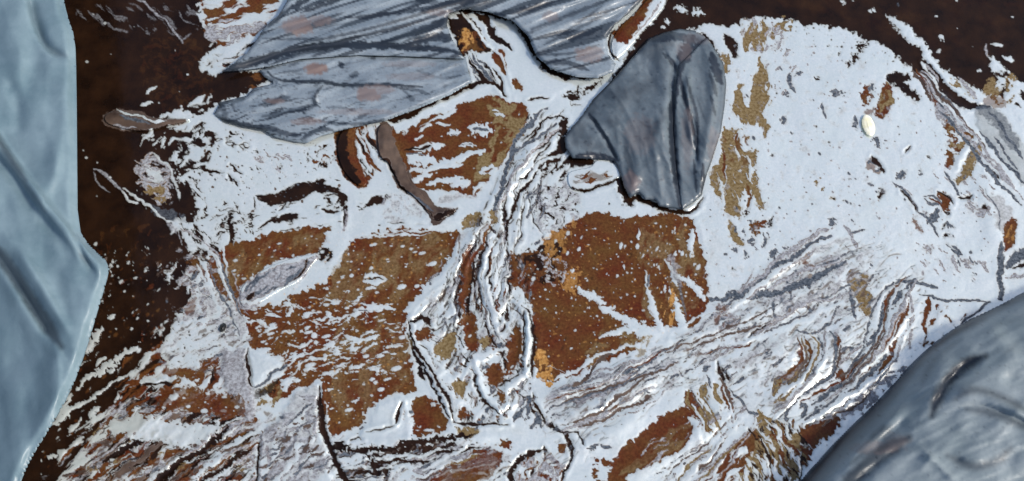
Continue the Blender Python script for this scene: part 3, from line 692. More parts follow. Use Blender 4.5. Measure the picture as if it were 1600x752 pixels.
mottle("640 720, 790 700, 790 790, 640 790", 'grey', .4, 22, 7, 20, 8); mottle("640 720, 790 700, 790 790, 640 790", 'film', .2, 22, 6, 20, 8)
area('slate', "650 712, 690 706, 740 702, 700 724, 660 738, 650 730", 3, 7, amt=.4)
mottle("740 740, 790 730, 800 800, 730 800", 'film', .7, 20, 9, 20, 8)

# --- lower left: torn streaky film over rust and oil
mottle("200 545, 262 520, 300 560, 380 560, 400 660, 420 980, 40 980, 130 690", 'rust', .50, 26, 9, 38, 14, h=-.3)
mottle("200 545, 262 520, 300 560, 240 640, 420 680, 420 980, 40 980, 130 690", 'oil', .34, 34, 6, 36, 14, h=-.6)
mottle("150 640, 240 620, 420 680, 420 980, 60 980", 'grey', .30, 20, 6, 36, 12)
mottle("120 660, 240 640, 420 690, 420 980, 60 980", 'olive', .14, 12, 6, 36, 12)
mottle("90 660, 240 625, 420 680, 420 980, 40 980", 'film', .35, 30, 6, 36, 12, h=1.5)
area('film', "250 508, 285 498, 330 505, 382 500, 392 545, 350 548, 330 562, 306 582, 280 574, 256 562, 250 540", 4, 7, h=1)
flecks("250 500, 385 495, 390 550, 260 580", 'oil', 6, .35, .3, 1.8)
area('rust', "214 530, 222 512, 244 510, 258 528, 250 548, 226 552", 3, 6); flecks("210 505, 262 505, 260 555, 210 555", 'film', 6, .5, .4, 1.8)
area('rust', "300 590, 314 568, 336 552, 344 560, 326 580, 306 596", 3, 6)
area('rust', "252 572, 276 574, 300 584, 290 592, 256 586", 3, 6, amt=.9)
area('rust', "238 608, 280 604, 330 612, 368 614, 392 636, 398 656, 350 652, 300 640, 250 640", 4, 7); flecks("238 600, 400 610, 400 660, 240 640", 'film', 9, .6, .5, 3.2, 0, 1.5)
area('film', "220 588, 250 584, 300 596, 320 606, 280 606, 240 604, 214 598", 3, 6, h=1.5); stroke('oil', "222 604, 244 596, 270 600", 4)
area('film', "160 668, 190 650, 240 650, 300 668, 350 662, 330 686, 290 700, 250 690, 200 682", 5, 8, h=1)
mottle("210 640, 350 650, 330 690, 220 685", 'rust', .3, 20, 5, -5, 8); mottle("210 620, 350 640, 330 690, 220 685", 'slate', .2, 16, 4, 10, 8)
for l, w in (("246 762, 262 736, 300 712, 330 690, 356 668", 8), ("206 718, 230 706, 266 690", 6), ("140 730, 160 712", 6), ("300 716, 330 700, 356 682", 5), ("190 742, 220 720, 232 716", 4)):
    stroke('oil', l, w, rag=.7)
for l, w in (("126 552, 142 540, 160 514", 9), ("130 598, 160 582, 196 548, 212 546", 11), ("150 572, 166 560", 5), ("110 640, 140 624, 176 600", 5), ("84 660, 110 640", 10), ("140 650, 154 636", 6), 
             ("80 640, 100 640, 96 656", 12), ("110 674, 124 652", 5), ("76 714, 100 704", 6), ("60 690, 66 680", 5), ("172 582, 178 576", 5), ("150 560, 158 550", 4), ("112 700, 116 692", 7), ("118 662, 122 656", 3), ("150 616, 176 600, 200 586", 3)):
    stroke('film', l, w, rag=.7, h=1.5)
flecks("60 640, 215 520, 240 560, 160 680, 60 752", 'film', 13, .5, .4, 3, 45, 2)
area('film', "262 436, 276 440, 300 438, 324 446, 334 470, 328 500, 312 516, 290 512, 286 500, 308 498, 316 476, 304 460, 284 458, 266 450", 4, 6, h=2)
mottle("262 436, 330 440, 336 510, 286 512", 'grey', .4, 8, 5, 0, 6)
area('rust', "290 468, 302 464, 308 476, 302 490, 288 492", 3, 5, amt=.8)
mottle("320 440, 360 450, 400 530, 340 540, 320 500", 'grey', .5, 8, 6, -30, 10, amt=.8); mottle("330 440, 370 460, 390 500, 350 500", 'rust', .3, 8, 5, -50, 8, amt=.7)
mottle("240 500, 280 500, 280 530, 240 530", 'film', .5, 8, 5, 40, 8)
# grey flaps
area('grey', "344 548, 362 548, 386 545, 389 580, 392 606, 402 636, 400 656, 384 660, 372 640, 362 616, 350 600, 342 580", 4, 7, h=3, amt=.85)
area('film', "390 548, 412 550, 438 566, 444 574, 424 586, 404 600, 392 604", 2, 6, h=2)
stroke('oil', "387 550, 388 580, 390 600, 396 606", 3.5); stroke('slate', "396 606, 412 598, 430 582, 446 572", 3.5); stroke('film', "398 610, 426 592, 446 576", 2, h=2)
area('oil', "396 612, 416 604, 440 588, 432 606, 408 622, 400 628", 3, 6, amt=.8)
stroke('oil', "330 602, 336 590, 332 574", 4); blot('film', 334, 618, 10, 7, 20)
mottle("395 610, 450 590, 430 640, 400 650", 'olive', .35, 12, 5, 38, 6)
area('film', "400 980, 398 700, 410 672, 440 650, 452 622, 478 600, 496 602, 500 640, 502 680, 520 730, 560 980", 4, 8, h=4)
mottle("400 670, 500 600, 505 680, 540 790, 400 790", 'grey', .5, 14, 7, 30, 6, amt=.8); mottle("400 670, 500 600, 505 680, 540 790, 400 790", 'slate', .16, 18, 4, 20, 6)
stroke('oil', "498 606, 502 650, 504 676, 516 706, 536 742, 560 790", 8, rag=.4); stroke('slate', "410 676, 408 710, 400 730, 402 790", 5); 
mottle("410 690, 450 690, 450 752, 412 752", 'rust', .4, 10, 6, 60, 6); mottle("404 720, 450 720, 450 790, 404 790", 'oil', .25, 10, 4, -30, 6)
stroke('rust', "504 596, 508 630, 506 660", 5)

# --- marbling between thin films
for q_, a_ in (("140 640, 300 580, 520 690, 800 680, 800 790, 20 790", 34), ("850 605, 1010 560, 1100 500, 1350 360, 1400 480, 1240 660, 1130 590, 1060 606, 960 656, 850 690", 32), ("1000 740, 1110 680, 1160 650, 1120 720, 1060 780", 40), ("640 480, 760 300, 840 400, 836 600, 800 665, 700 665", 66),
               ("255 380, 350 400, 400 520, 380 600, 200 560", 30)):
    mottle(q_, 'grey', .16, 16, 5, a_, 10, amt=.8); mottle(q_, 'taupe', .08, 14, 4, a_, 10, amt=.8); mottle(q_, 'slate', .05, 14, 3.5, a_, 10)
    flecks(q_, 'taupe', 7, .35, .3, 1.6, a_, 1.8, amt=.8); flecks(q_, 'oil', 9, .25, .3, 1.8, a_, 2)
mottle("120 700, 220 560, 400 640, 420 690, 380 790, 40 790", 'rust', .22, 18, 6, 36, 12); mottle("100 700, 220 600, 400 660, 420 690, 380 790, 40 790", 'oil', .2, 26, 5, 36, 12)
mottle("120 700, 220 600, 400 660, 380 790, 40 790", 'taupe', .14, 16, 5, 36, 12)
flecks("1110 50, 1440 110, 1560 400, 1450 440, 1100 560, 1100 200", 'slate', 17, .35, .4, 2.2, -50, 1.5)
flecks("280 220, 540 225, 540 300, 340 380", 'taupe', 10, .35, .4, 2.0)
for q_ in ("840 600, 1010 540, 1110 470, 1330 350, 1480 430, 1400 600, 1250 690, 1150 660, 1000 640, 900 752, 840 752",):
    veins(q_, 'slate', 2.4, 60, 14, 32, (-.15, .2), gap=.22, amt=.75)
    veins(q_, 'taupe', 2.4, 50, 14, 36, (.02,), gap=.22, amt=.75)
veins("640 490, 740 350, 760 300, 830 180, 890 200, 850 300, 840 400, 836 600, 800 665, 700 665", 'oil', 2.6, 60, 9, 68, (-.1, .15), gap=.12)
LOW = "20 700, 130 690, 215 560, 300 590, 392 640, 500 690, 640 700, 790 690, 800 780, 20 780"
MID = "640 490, 740 350, 760 300, 830 180, 890 200, 850 300, 840 400, 836 600, 800 665, 700 665"
BAND = "840 600, 1010 540, 1110 470, 1330 350, 1480 430, 1400 600, 1250 690, 1150 660, 1000 640, 900 752, 840 752"
flecks("270 210, 540 220, 540 300, 330 380, 290 330", 'slate', 8, .35, .2, 1.4)
mottle("1110 30, 1440 110, 1560 400, 1100 560, 1090 340", 'grey', .06, 6, 4, -60, 10, amt=.5, soft=.3, h=0)
for q_, w_, h_ in (("850 620, 920 600, 1010 566", 13, 7), ("870 660, 950 628, 1040 584", 15, 6), ("1050 545, 1140 510, 1240 462, 1340 420", 17, 6), ("1100 500, 1170 458, 1230 408, 1300 368", 12, 5), ("1120 560, 1190 560, 1240 540", 22, 6),
                   ("1200 640, 1260 600, 1300 560, 1330 500", 20, 7), ("1320 600, 1380 540, 1420 470", 14, 7), ("1270 650, 1340 610, 1400 560", 12, 6), ("1460 480, 1500 500, 1540 480", 14, 5), ("1130 650, 1060 700, 980 745", 18, 6),
                   ("880 720, 930 690, 1010 640", 16, 5), ("1520 250, 1550 320, 1560 400", 18, 5), ("600 690, 700 690, 780 680", 10, 6), ("300 600, 240 650, 150 720", 12, 5), ("400 690, 300 740, 240 790", 14, 6),
                   ("700 440, 740 380, 790 300, 840 220", 16, 7), ("770 380, 765 440, 775 500", 14, 6), ("660 540, 690 600, 730 640", 14, 5), ("300 240, 400 260, 520 270", 22, 4), ("320 350, 430 340, 530 350", 14, 4), ("560 330, 640 350, 740 340", 14, 4)):
    ridge(q_, w_, h_)
pleat("852 632, 900 616, 950 600, 1010 570, 1060 548", 10, 60, 'grey taupe film slate rust film', seed=3, w=(1.6, 7), wob=.6)
pleat("880 672, 940 648, 1000 612, 1060 580", 5, 30, 'grey taupe film', seed=4, w=(1.6, 6), wob=.6)
pleat("1040 560, 1110 528, 1180 500, 1250 462, 1345 420", 9, 74, 'grey film taupe film slate grey', seed=5, t=(.2, .7), w=(1.6, 8), wob=.6)
pleat("1090 500, 1160 460, 1220 412, 1300 366, 1340 350", 4, 20, 'grey slate film', seed=6, t=(.2, .6), w=(1.6, 5), wob=.6)
pleat("1436 436, 1410 470, 1390 510, 1366 556, 1320 606, 1256 652", 15, 46, 'taupe slate film grey rust film slate', seed=7, t=(.3, .9), w=(1.6, 7), wob=.6)
pleat("1436 470, 1420 520, 1396 570, 1350 620, 1280 664", 5, 30, 'film grey taupe film', seed=8, t=(.2, .6), w=(2, 7), wob=.6)
pleat("1290 520, 1292 556, 1276 590, 1240 620, 1210 650", 6, 46, 'film taupe grey film slate', seed=9, w=(2, 7), wob=.6)
pleat("1256 524, 1266 556, 1248 590, 1216 616", 7, 30, 'olive film rust taupe', seed=10)
pleat("1440 100, 1470 146, 1510 190, 1560 250, 1620 320", 12, 60, 'film slate grey taupe film grey', seed=11, t=(.2, .6), w=(1.6, 6), wob=.6)
pleat("1170 640, 1130 690, 1080 740, 1040 780", 10, 70, 'film grey taupe film olive', seed=12)
pleat("1090 600, 1110 640, 1130 690", 10, 60, 'olive film taupe film', seed=13, t=(.4, .8))
pleat("1190 650, 1220 690, 1230 740, 1220 780", 12, 80, 'film olive oil olive', seed=14, t=(.2, .6))
pleat("890 200, 850 220, 810 270, 786 330, 780 390", 7, 60, 'film slate film oil grey', seed=15, t=(.25, .8), w=(2, 7), wob=.6)
pleat("776 350, 756 400, 752 460, 772 520, 790 560", 8, 60, 'film oil film rust slate film', seed=16, t=(.3, .8), w=(1.6, 6), wob=.6)
pleat("646 500, 664 550, 690 600, 720 650, 790 660", 4, 40, 'film oil film', seed=17, t=(.2, .6), w=(2, 7), wob=.6)
pleat("820 590, 790 610, 760 640, 740 670", 5, 70, 'film oil film slate', seed=18, t=(.3, .8), w=(2, 8), wob=.6)
pleat("100 740, 170 690, 240 640, 300 600", 14, 60, 'film oil film grey rust', seed=19, t=(.1, .35), w=(2, 8))
pleat("140 790, 230 730, 320 680, 400 640", 20, 90, 'film oil grey film rust taupe oil', seed=20, t=(.15, .45), w=(2, 8))
pleat("60 720, 120 640, 180 570, 230 520", 12, 60, 'film oil film', seed=21, t=(.06, .22), w=(2, 7))
pleat("260 790, 340 720, 400 680", 12, 70, 'film oil grey film rust oil', seed=22, t=(.2, .6), w=(2, 7))
pleat("500 730, 580 712, 660 704, 760 690", 14, 44, 'oil film slate film grey', seed=23, t=(.15, .5), w=(2, 7))
pleat("420 760, 450 700, 480 640", 9, 60, 'grey slate film', seed=24, t=(.2, .6))
pleat("640 760, 700 736, 780 712", 9, 50, 'film taupe olive film', seed=25, t=(.2, .6))
pleat("268 380, 330 396, 340 450, 380 520", 10, 60, 'film grey slate film', seed=26, t=(.2, .5))
pleat("1480 330, 1540 400, 1564 470", 6, 60, 'grey taupe', seed=27, t=(.1, .4), w=(1.5, 3))
pleat("1150 210, 1150 270, 1150 330", 8, 50, 'film rust taupe', seed=28, t=(.15, .4), w=(1.5, 4))
pleat("560 206, 566 240, 590 280", 8, 30, 'film rust oil film', seed=29, t=(.3, .7), w=(2, 4))
pleat("550 370, 620 366, 700 360", 3, 10, 'film', seed=30)
for a, c in (("716 500, 732 486, 745 520, 748 548, 736 552, 722 530", 'rust'), ("674 545, 690 528, 712 518, 712 540, 704 562, 688 560", 'olive'),
             ("790 532, 806 508, 818 520, 814 560, 800 582, 788 588", 'rust'), ("758 576, 776 566, 790 584, 784 600, 768 598", 'rust'), ("704 606, 726 592, 730 610, 714 622", 'olive'),
             ("716 640, 732 638, 734 656, 718 658", 'rust'), ("776 612, 790 612, 788 628, 778 628", 'rust'), ("724 402, 736 390, 738 430, 726 476, 716 486", 'rust'), ("650 522, 668 514, 678 524, 660 536", 'rust'),
             ("652 616, 672 630, 696 652, 698 664, 676 670, 644 668", 'rust'), ("796 394, 806 400, 812 446, 800 456", 'rust'), ("748 528, 764 520, 768 536, 754 546", 'olive')):
    area(c, a, 4, 6, h=-1)
for l, w, h_ in (("716 380, 700 420, 660 462, 636 486", 9, 2.5), ("644 500, 650 540, 668 576, 692 616, 704 652", 8, 3), ("700 560, 686 578, 700 596, 720 586, 744 560, 790 544", 11, 3),
                 ("744 566, 752 604, 770 636, 786 652", 10, 3), ("828 576, 806 598, 790 606, 796 626, 776 646", 10, 3), ("806 468, 824 490, 828 540, 822 578", 8, 3), ("690 600, 720 630, 760 650", 8, 2)):
    stroke('film', l, w, rag=.7, h=h_)
for l, w in (("637 500, 644 530, 660 560, 680 590, 700 622, 708 660", 4.5), ("736 575, 746 610, 762 634, 780 648", 3.5), ("814 478, 832 498, 836 540, 832 574", 3.4), ("708 662, 750 666, 790 663", 3), ("816 486, 820 530, 815 572", 2.2),
             ("640 504, 662 496, 674 508", 5)):
    stroke('oil', l, w, rag=.5)
flecks("640 490, 835 490, 800 664, 700 664", 'film', 14, .4, .5, 2.6, 40, 1.5)
mottle("176 420, 250 440, 262 500, 215 575, 165 650, 95 752, 40 800, 0 800, 60 690, 130 560", 'oil', .72, 30, 8, 38, 8, h=-.3)
mottle("150 360, 262 380, 300 420, 290 480, 262 530, 215 560, 150 560", 'oil', .72, 12, 6, 60, 8, h=-.3)
for l, w in (("126 552, 142 540, 160 514", 9), ("130 598, 160 582, 196 548, 212 546", 9), ("150 572, 166 560", 4), ("110 640, 140 624, 176 600", 4), ("84 660, 110 640", 8), ("140 650, 154 636", 6),
             ("110 674, 124 652", 4), ("76 714, 100 704", 5), ("172 582, 178 576", 4), ("112 700, 116 692", 5), ("150 616, 176 600, 200 586", 3), ("120 610, 132 600", 4), ("150 470, 156 462", 4), ("190 448, 194 440", 4), ("170 500, 180 494", 3)):
    stroke('film', l, w, rag=.8, h=1)
flecks("120 380, 262 420, 262 520, 130 680, 60 752, 60 660", 'film', 15, .4, .4, 2.2, 45, 1.6)
flecks("120 380, 262 420, 262 520, 130 680, 60 752, 60 660", 'rust', 12, .5, .4, 2.8, 45, 1.6, amt=.6)
# --- film blade, ribbon, roll, strip: what their own skins are made of
area('taupe', "160 184, 170 173, 196 170, 222 177, 250 186, 300 186, 262 197, 224 207, 200 205, 176 199, 164 193", 1, 5)
stroke('film', "182 173, 200 180, 222 187, 244 190, 260 189", 4.5, h=1.5, shoulder=0); stroke('grey', "178 196, 200 200, 214 202", 2.5); stroke('slate', "186 182, 214 192, 236 196", 3)
area('rust', "528 190, 566 186, 554 212, 556 240, 566 262, 578 288, 566 296, 540 280, 524 252, 520 220", 1, 5)
stroke('oil', "544 196, 534 212, 532 232, 538 256, 550 276, 560 284", 14, rag=.3)
area('taupe', "588 192, 608 190, 620 214, 634 240, 638 262, 644 284, 660 300, 680 320, 692 326, 722 324, 702 340, 682 350, 672 346, 656 322, 640 304, 622 292, 612 272, 604 254, 592 248, 588 222", 1, 5)
stroke('rust', "612 196, 624 222, 634 250, 636 266", 7); stroke('oil', "594 250, 606 252, 616 272, 628 292, 648 308, 664 328, 676 342", 3)
stroke('oil', "600 254, 606 252, 614 268", 4); stroke('oil', "680 340, 696 336, 712 328", 7); stroke('slate', "640 300, 660 318, 676 332", 3)
area('film', "884 272, 892 262, 924 262, 930 248, 952 244, 968 254, 978 268, 968 282, 940 294, 912 300, 886 298", 1, 5)
mottle("890 274, 930 274, 962 258, 966 276, 930 292, 892 294", 'taupe', .55, 20, 5, 12, 5, amt=.8); mottle("890 276, 962 262, 962 280, 892 292", 'rust', .3, 12, 4, 12, 5)
stroke('oil', "892 296, 916 300, 942 292, 966 284", 4.5); stroke('slate', "952 248, 966 256, 972 268", 2.5)
area('film', "1046 -30, 1040 12, 1000 58, 962 98, 952 90, 948 66, 962 42, 988 18, 1012 -10, 1030 -34", 1, 5)
area('rust', "1024 -30, 1024 0, 1010 22, 992 50, 986 66, 974 68, 960 62, 958 50, 972 38, 992 20, 1010 0, 1014 -30", 2, 6)
stroke('oil', "962 44, 952 60, 952 76, 964 92", 3.5); stroke('grey', "1034 4, 1010 34, 990 60", 3)
area('grey', "374 452, 384 438, 396 438, 404 422, 440 406, 490 394, 502 400, 488 414, 470 442, 440 454, 402 478, 380 484, 372 470", 1, 5)
stroke('film', "404 426, 440 410, 494 398", 9); stroke('film', "378 470, 400 474, 440 452, 470 436", 7); stroke('film', "384 442, 378 458", 7)
mottle("380 440, 500 398, 470 440, 384 478", 'slate', .35, 22, 4, 38, 3); stroke('oil', "482 404, 474 424, 462 436", 4); stroke('oil', "388 468, 396 456", 6)

# --- upright flaps, lower left, lying over the streaks
area('grey', "346 550, 364 548, 386 546, 390 580, 394 606, 404 636, 400 656, 384 660, 372 640, 360 616, 348 600, 340 576", 5, 8, h=2, amt=.75)
area('film', "391 549, 412 551, 438 566, 443 574, 424 586, 404 600, 393 602", 3, 6, h=2)
stroke('oil', "387 548, 388 580, 391 604, 400 606", 3.5); stroke('slate', "398 606, 414 598, 432 582, 448 570", 3); area('oil', "398 614, 418 604, 442 586, 434 606, 410 624", 4, 6, amt=.85)
area('grey', "402 790, 400 704, 414 674, 440 652, 456 624, 480 602, 497 604, 499 640, 500 680, 516 728, 540 790", 5, 9, h=2, amt=.62)
mottle("402 700, 500 604, 505 690, 540 790, 402 790", 'film', .34, 16, 6, 50, 6, h=.8); mottle("402 700, 500 604, 505 690, 540 790, 402 790", 'taupe', .12, 12, 5, 30, 6); mottle("402 700, 500 604, 505 690, 540 790, 402 790", 'slate', .10, 20, 3, 40, 6)
stroke('oil', "499 606, 503 650, 505 676, 517 706, 538 742, 560 790", 8, rag=.5); stroke('oil', "404 690, 404 720, 398 760", 4)
area('film', "562 682, 574 658, 588 632, 604 624, 640 620, 632 640, 636 676, 616 694, 570 700", 5, 7, h=1.5); stroke('oil', "574 674, 600 670, 616 664", 2.5); stroke('oil', "630 630, 622 644, 620 660", 5)
stroke('oil', "560 706, 600 702, 640 694, 700 686, 740 676", 8, rag=.8); stroke('oil', "516 700, 560 704, 580 716, 590 740", 6, rag=.8)
area('rust', "668 752, 690 736, 726 722, 752 704, 776 702, 786 716, 768 740, 740 760, 700 770", 7, 9, amt=.8)
area('film', "160 668, 192 652, 240 652, 300 670, 350 664, 328 686, 290 698, 250 690, 200 682", 7, 8, h=.8, amt=.85)
area('rust', "240 612, 290 606, 340 614, 370 616, 392 640, 380 654, 340 650, 290 640, 250 638", 7, 8, amt=.85); flecks("238 600, 400 610, 400 660, 240 640", 'film', 10, .6, .5, 3.2, 0, 1.5)
stroke('oil', "250 750, 270 732, 304 708, 334 688, 358 668", 8, rag=.7); stroke('oil', "218 600, 246 596, 272 602", 4)

# --- the film thins out towards its torn rims and lets the brown water through
def soften(a, n):
    a = a.astype(np.float64).copy()
    for _ in range(n):
        a[1:-1] = (a[:-2]+2*a[1:-1]+a[2:])/4; a[:, 1:-1] = (a[:, :-2]+2*a[:, 1:-1]+a[:, 2:])/4
    return a


thin = W['film']*np.clip((1-soften(W['film'], 7))*1.5-.12, 0, 1)*np.clip(.55+.9*fbm(U/16, V/16, 801, 3), .1, 1)
lay((slice(None), slice(None)), 'taupe', .55*thin)
scum = np.clip(fbm(U/60, V/40, 813, 5)-.1, 0, 1)*sstep(180, 420, V)
lay((slice(None), slice(None)), 'grey', W['film']*.45*np.clip(scum, 0, 1))

# slow swell of the whole surface and finer creasing of the film
H += 3*fbm(U/160, V/160, 5, 2)+.9*fbm(U/38, V/38, 9, 3)+W['film']*.25*fbm(U/9, V/9, 15, 2)
H *= .40
H += .5*W['film']+.4*W['grey']-.3*W['oil']
k = np.array([1, 2, 1])/4.
for _ in range(3):
    H[1:-1] = H[:-2]*k[0]+H[1:-1]*k[1]+H[2:]*k[2]
    H[:, 1:-1] = H[:, :-2]*k[0]+H[:, 1:-1]*k[1]+H[:, 2:]*k[2]


# each kind's share of everything mixed before it, for the chain of colour mixes in the material
MIXW = {}
acc = W['film'].astype(np.float64).copy()
for c in CLS[:-1]:
    acc = acc+W[c]
    MIXW[c] = np.where(acc < 1e-4, 1.0, W[c]/np.maximum(acc, 1e-6))
MIXW['film'] = W['film']

# ------------------------------------------------------------------ materials
def nodes(name):
    m = bpy.data.materials.new(name); m.use_nodes = True
    nt = m.node_tree
    return m, nt, nt.nodes, nt.links, nt.nodes['Principled BSDF']


def mat_pool():
    m, nt, N, L, b = nodes('oily_crust')
    tc = N.new('ShaderNodeNewGeometry')
    def noise(scale, detail=4, rough=.6):
        n = N.new('ShaderNodeTexNoise'); n.inputs['Scale'].default_value = scale; n.inputs['Detail'].default_value = detail
        n.inputs['Roughness'].default_value = rough; L.new(tc.outputs['Position'], n.inputs['Vector']); return n
    n1, n2, n3 = noise(22), noise(240, 3), noise(700, 2)
    def mixrgb(fac, a, c, t='MIX'):
        x = N.new('ShaderNodeMix'); x.data_type = 'RGBA'; x.blend_type = t
        for s, val in ((x.inputs[0], fac), (x.inputs[6], a), (x.inputs[7], c)):
            if isinstance(val, bpy.types.NodeSocket): L.new(val, s)
            elif isinstance(val, tuple): s.default_value = (*val, 1)
            else: s.default_value = val
        return x.outputs[2]
    def ramp(src, lo, hi):
        r = N.new('ShaderNodeMapRange'); r.inputs[1].default_value = lo; r.inputs[2].default_value = hi; L.new(src, r.inputs[0]); return r.outputs[0]
    f1, f2, f3 = ramp(n1.outputs[0], .35, .65), ramp(n2.outputs[0], .35, .65), ramp(n3.outputs[0], .3, .7)
    film = mixrgb(f2, (.76, .83, .82), (.86, .90, .875))  # pale sky reflection on the wet surface, put into the film's base colour
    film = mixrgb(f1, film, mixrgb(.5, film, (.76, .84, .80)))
    tints = {
        'oil': mixrgb(f1, (.009, .0045, .003), (.022, .010, .005)),  # open oil, and the painted shade in crevices between folds
        'rust': mixrgb(f2, mixrgb(f1, (.062, .014, .006), (.080, .034, .010)), mixrgb(f1, (.105, .026, .009), (.120, .060, .018))),
        'olive': mixrgb(f2, (.12, .078, .030), (.22, .165, .085)),
        'ochre': mixrgb(f2, (.26, .12, .03), (.46, .25, .08)),
        'grey': mixrgb(f2, (.16, .155, .165), (.36, .38, .41)),
        'slate': mixrgb(f2, (.035, .045, .06), (.12, .14, .165)),
        'taupe': mixrgb(f1, (.05, .034, .028), (.12, .085, .065))}
    col = film
    rest = None
    for c, tint in tints.items():
        at_ = N.new('ShaderNodeAttribute'); at_.attribute_name = 'w_'+c
        col = mixrgb(at_.outputs['Fac'], col, tint)
    L.new(col, b.inputs['Base Color'])
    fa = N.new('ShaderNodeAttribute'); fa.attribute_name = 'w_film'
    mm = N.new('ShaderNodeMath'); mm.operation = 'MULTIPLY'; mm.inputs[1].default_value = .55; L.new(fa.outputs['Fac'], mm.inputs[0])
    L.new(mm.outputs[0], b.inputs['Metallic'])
    b.inputs['Roughness'].default_value = .17
    b.inputs['IOR'].default_value = 1.33
    b.inputs['Specular IOR Level'].default_value = .36
    bp = N.new('ShaderNodeBump'); bp.inputs['Strength'].default_value = .35; bp.inputs['Distance'].default_value = .0006
    L.new(n2.outputs[0], bp.inputs['Height']); L.new(bp.outputs[0], b.inputs['Normal'])
    return m


def mat_plastic(name, dark, light, rough=.42, wr=90, bump=.5, dirt=0.25, dirtcol=(.10, .075, .07), ior=1.42):
    m, nt, N, L, b = nodes(name)
    g = N.new('ShaderNodeNewGeometry')
    n = N.new('ShaderNodeTexNoise'); n.inputs['Scale'].default_value = 14; n.inputs['Detail'].default_value = 6; n.inputs['Roughness'].default_value = .65
    L.new(g.outputs['Position'], n.inputs['Vector'])
    cr = N.new('ShaderNodeValToRGB'); cr.color_ramp.elements[0].position = .35; cr.color_ramp.elements[1].position = .68
    cr.color_ramp.elements[0].color = (*dark, 1); cr.color_ramp.elements[1].color = (*light, 1)
    L.new(n.outputs[0], cr.inputs[0])
    n2 = N.new('ShaderNodeTexNoise'); n2.inputs['Scale'].default_value = wr*4; n2.inputs['Detail'].default_value = 5; n2.inputs['Roughness'].default_value = .7
    L.new(g.outputs['Position'], n2.inputs['Vector'])
    mr = N.new('ShaderNodeMapRange'); mr.inputs[1].default_value = .5; mr.inputs[2].default_value = .75; mr.inputs[4].default_value = dirt
    L.new(n2.outputs[0], mr.inputs[0])
    mx = N.new('ShaderNodeMix'); mx.data_type = 'RGBA'; L.new(mr.outputs[0], mx.inputs[0]); L.new(cr.outputs[0], mx.inputs[6]); mx.inputs[7].default_value = (*dirtcol, 1)
    at_ = N.new('ShaderNodeAttribute'); at_.attribute_name = 'shade_grit'
    mx2 = N.new('ShaderNodeMix'); mx2.data_type = 'RGBA'; L.new(at_.outputs['Fac'], mx2.inputs[0]); L.new(mx.outputs[2], mx2.inputs[6]); mx2.inputs[7].default_value = (.018, .024, .034, 1)  # near-black for painted crease and rim shade, and for grit specks
    at2 = N.new('ShaderNodeAttribute'); at2.attribute_name = 'mud'
    mx3 = N.new('ShaderNodeMix'); mx3.data_type = 'RGBA'; L.new(at2.outputs['Fac'], mx3.inputs[0]); L.new(mx2.outputs[2], mx3.inputs[6]); mx3.inputs[7].default_value = (.17, .125, .115, 1)
    L.new(mx3.outputs[2], b.inputs['Base Color'])
    r2 = N.new('ShaderNodeMapRange'); r2.inputs[3].default_value = rough-.1; r2.inputs[4].default_value = rough+.14; L.new(n.outputs[0], r2.inputs[0])
    L.new(r2.outputs[0], b.inputs['Roughness'])
    b.inputs['IOR'].default_value = ior
    n3 = N.new('ShaderNodeTexNoise'); n3.inputs['Scale'].default_value = wr; n3.inputs['Detail'].default_value = 6; n3.inputs['Distortion'].default_value = .6
    L.new(g.outputs['Position'], n3.inputs['Vector'])
    bp = N.new('ShaderNodeBump'); bp.inputs['Strength'].default_value = bump; bp.inputs['Distance'].default_value = .003
    L.new(n3.outputs[0], bp.inputs['Height']); L.new(bp.outputs[0], b.inputs['Normal'])
    return m


def mat_plain(name, a, c, rough=.3, scale=120, bump=.4):
    m, nt, N, L, b = nodes(name)
    g = N.new('ShaderNodeNewGeometry')
    n = N.new('ShaderNodeTexNoise'); n.inputs['Scale'].default_value = scale; n.inputs['Detail'].default_value = 5
    L.new(g.outputs['Position'], n.inputs['Vector'])
    cr = N.new('ShaderNodeValToRGB'); cr.color_ramp.elements[0].position = .38; cr.color_ramp.elements[1].position = .64
    cr.color_ramp.elements[0].color = (*a, 1); cr.color_ramp.elements[1].color = (*c, 1)
    L.new(n.outputs[0], cr.inputs[0]); L.new(cr.outputs[0], b.inputs['Base Color'])
    b.inputs['Roughness'].default_value = rough
    bp = N.new('ShaderNodeBump'); bp.inputs['Strength'].default_value = bump; bp.inputs['Distance'].default_value = .002
    L.new(n.outputs[0], bp.inputs['Height']); L.new(bp.outputs[0], b.inputs['Normal'])
    return m


# ------------------------------------------------------------------ object helpers
def raw_mesh(name, X, Y, Z, faces, mats, attrs=None, smooth=True):
    me = bpy.data.meshes.new(name)
    nv = len(X)
    co = np.stack([X, Y, Z], 1).astype(np.float32)
    nf = len(faces); k = faces.shape[1]
    me.vertices.add(nv); me.vertices.foreach_set('co', co.ravel())
    me.loops.add(nf*k); me.loops.foreach_set('vertex_index', faces.astype(np.int32).ravel())
    me.polygons.add(nf); me.polygons.foreach_set('loop_start', np.arange(0, nf*k, k, dtype=np.int32))
    me.polygons.foreach_set('loop_total', np.full(nf, k, np.int32))
    me.update(calc_edges=True)
    if smooth: me.polygons.foreach_set('use_smooth', np.ones(nf, bool))
    for an, val in (attrs or {}).items():
        me.attributes.new(an, 'FLOAT', 'POINT').data.foreach_set('value', val.astype(np.float32).ravel())
    me.materials.append(mats)
    return me


def link(name, me, parent=None, label=None, cat=None, group=None, kind=None):
    o = bpy.data.objects.new(name, me); COL.objects.link(o)
    if parent: o.parent = parent
    for k_, val in (('label', label), ('category', cat), ('group', group), ('kind', kind)):
        if val: o[k_] = val
    return o


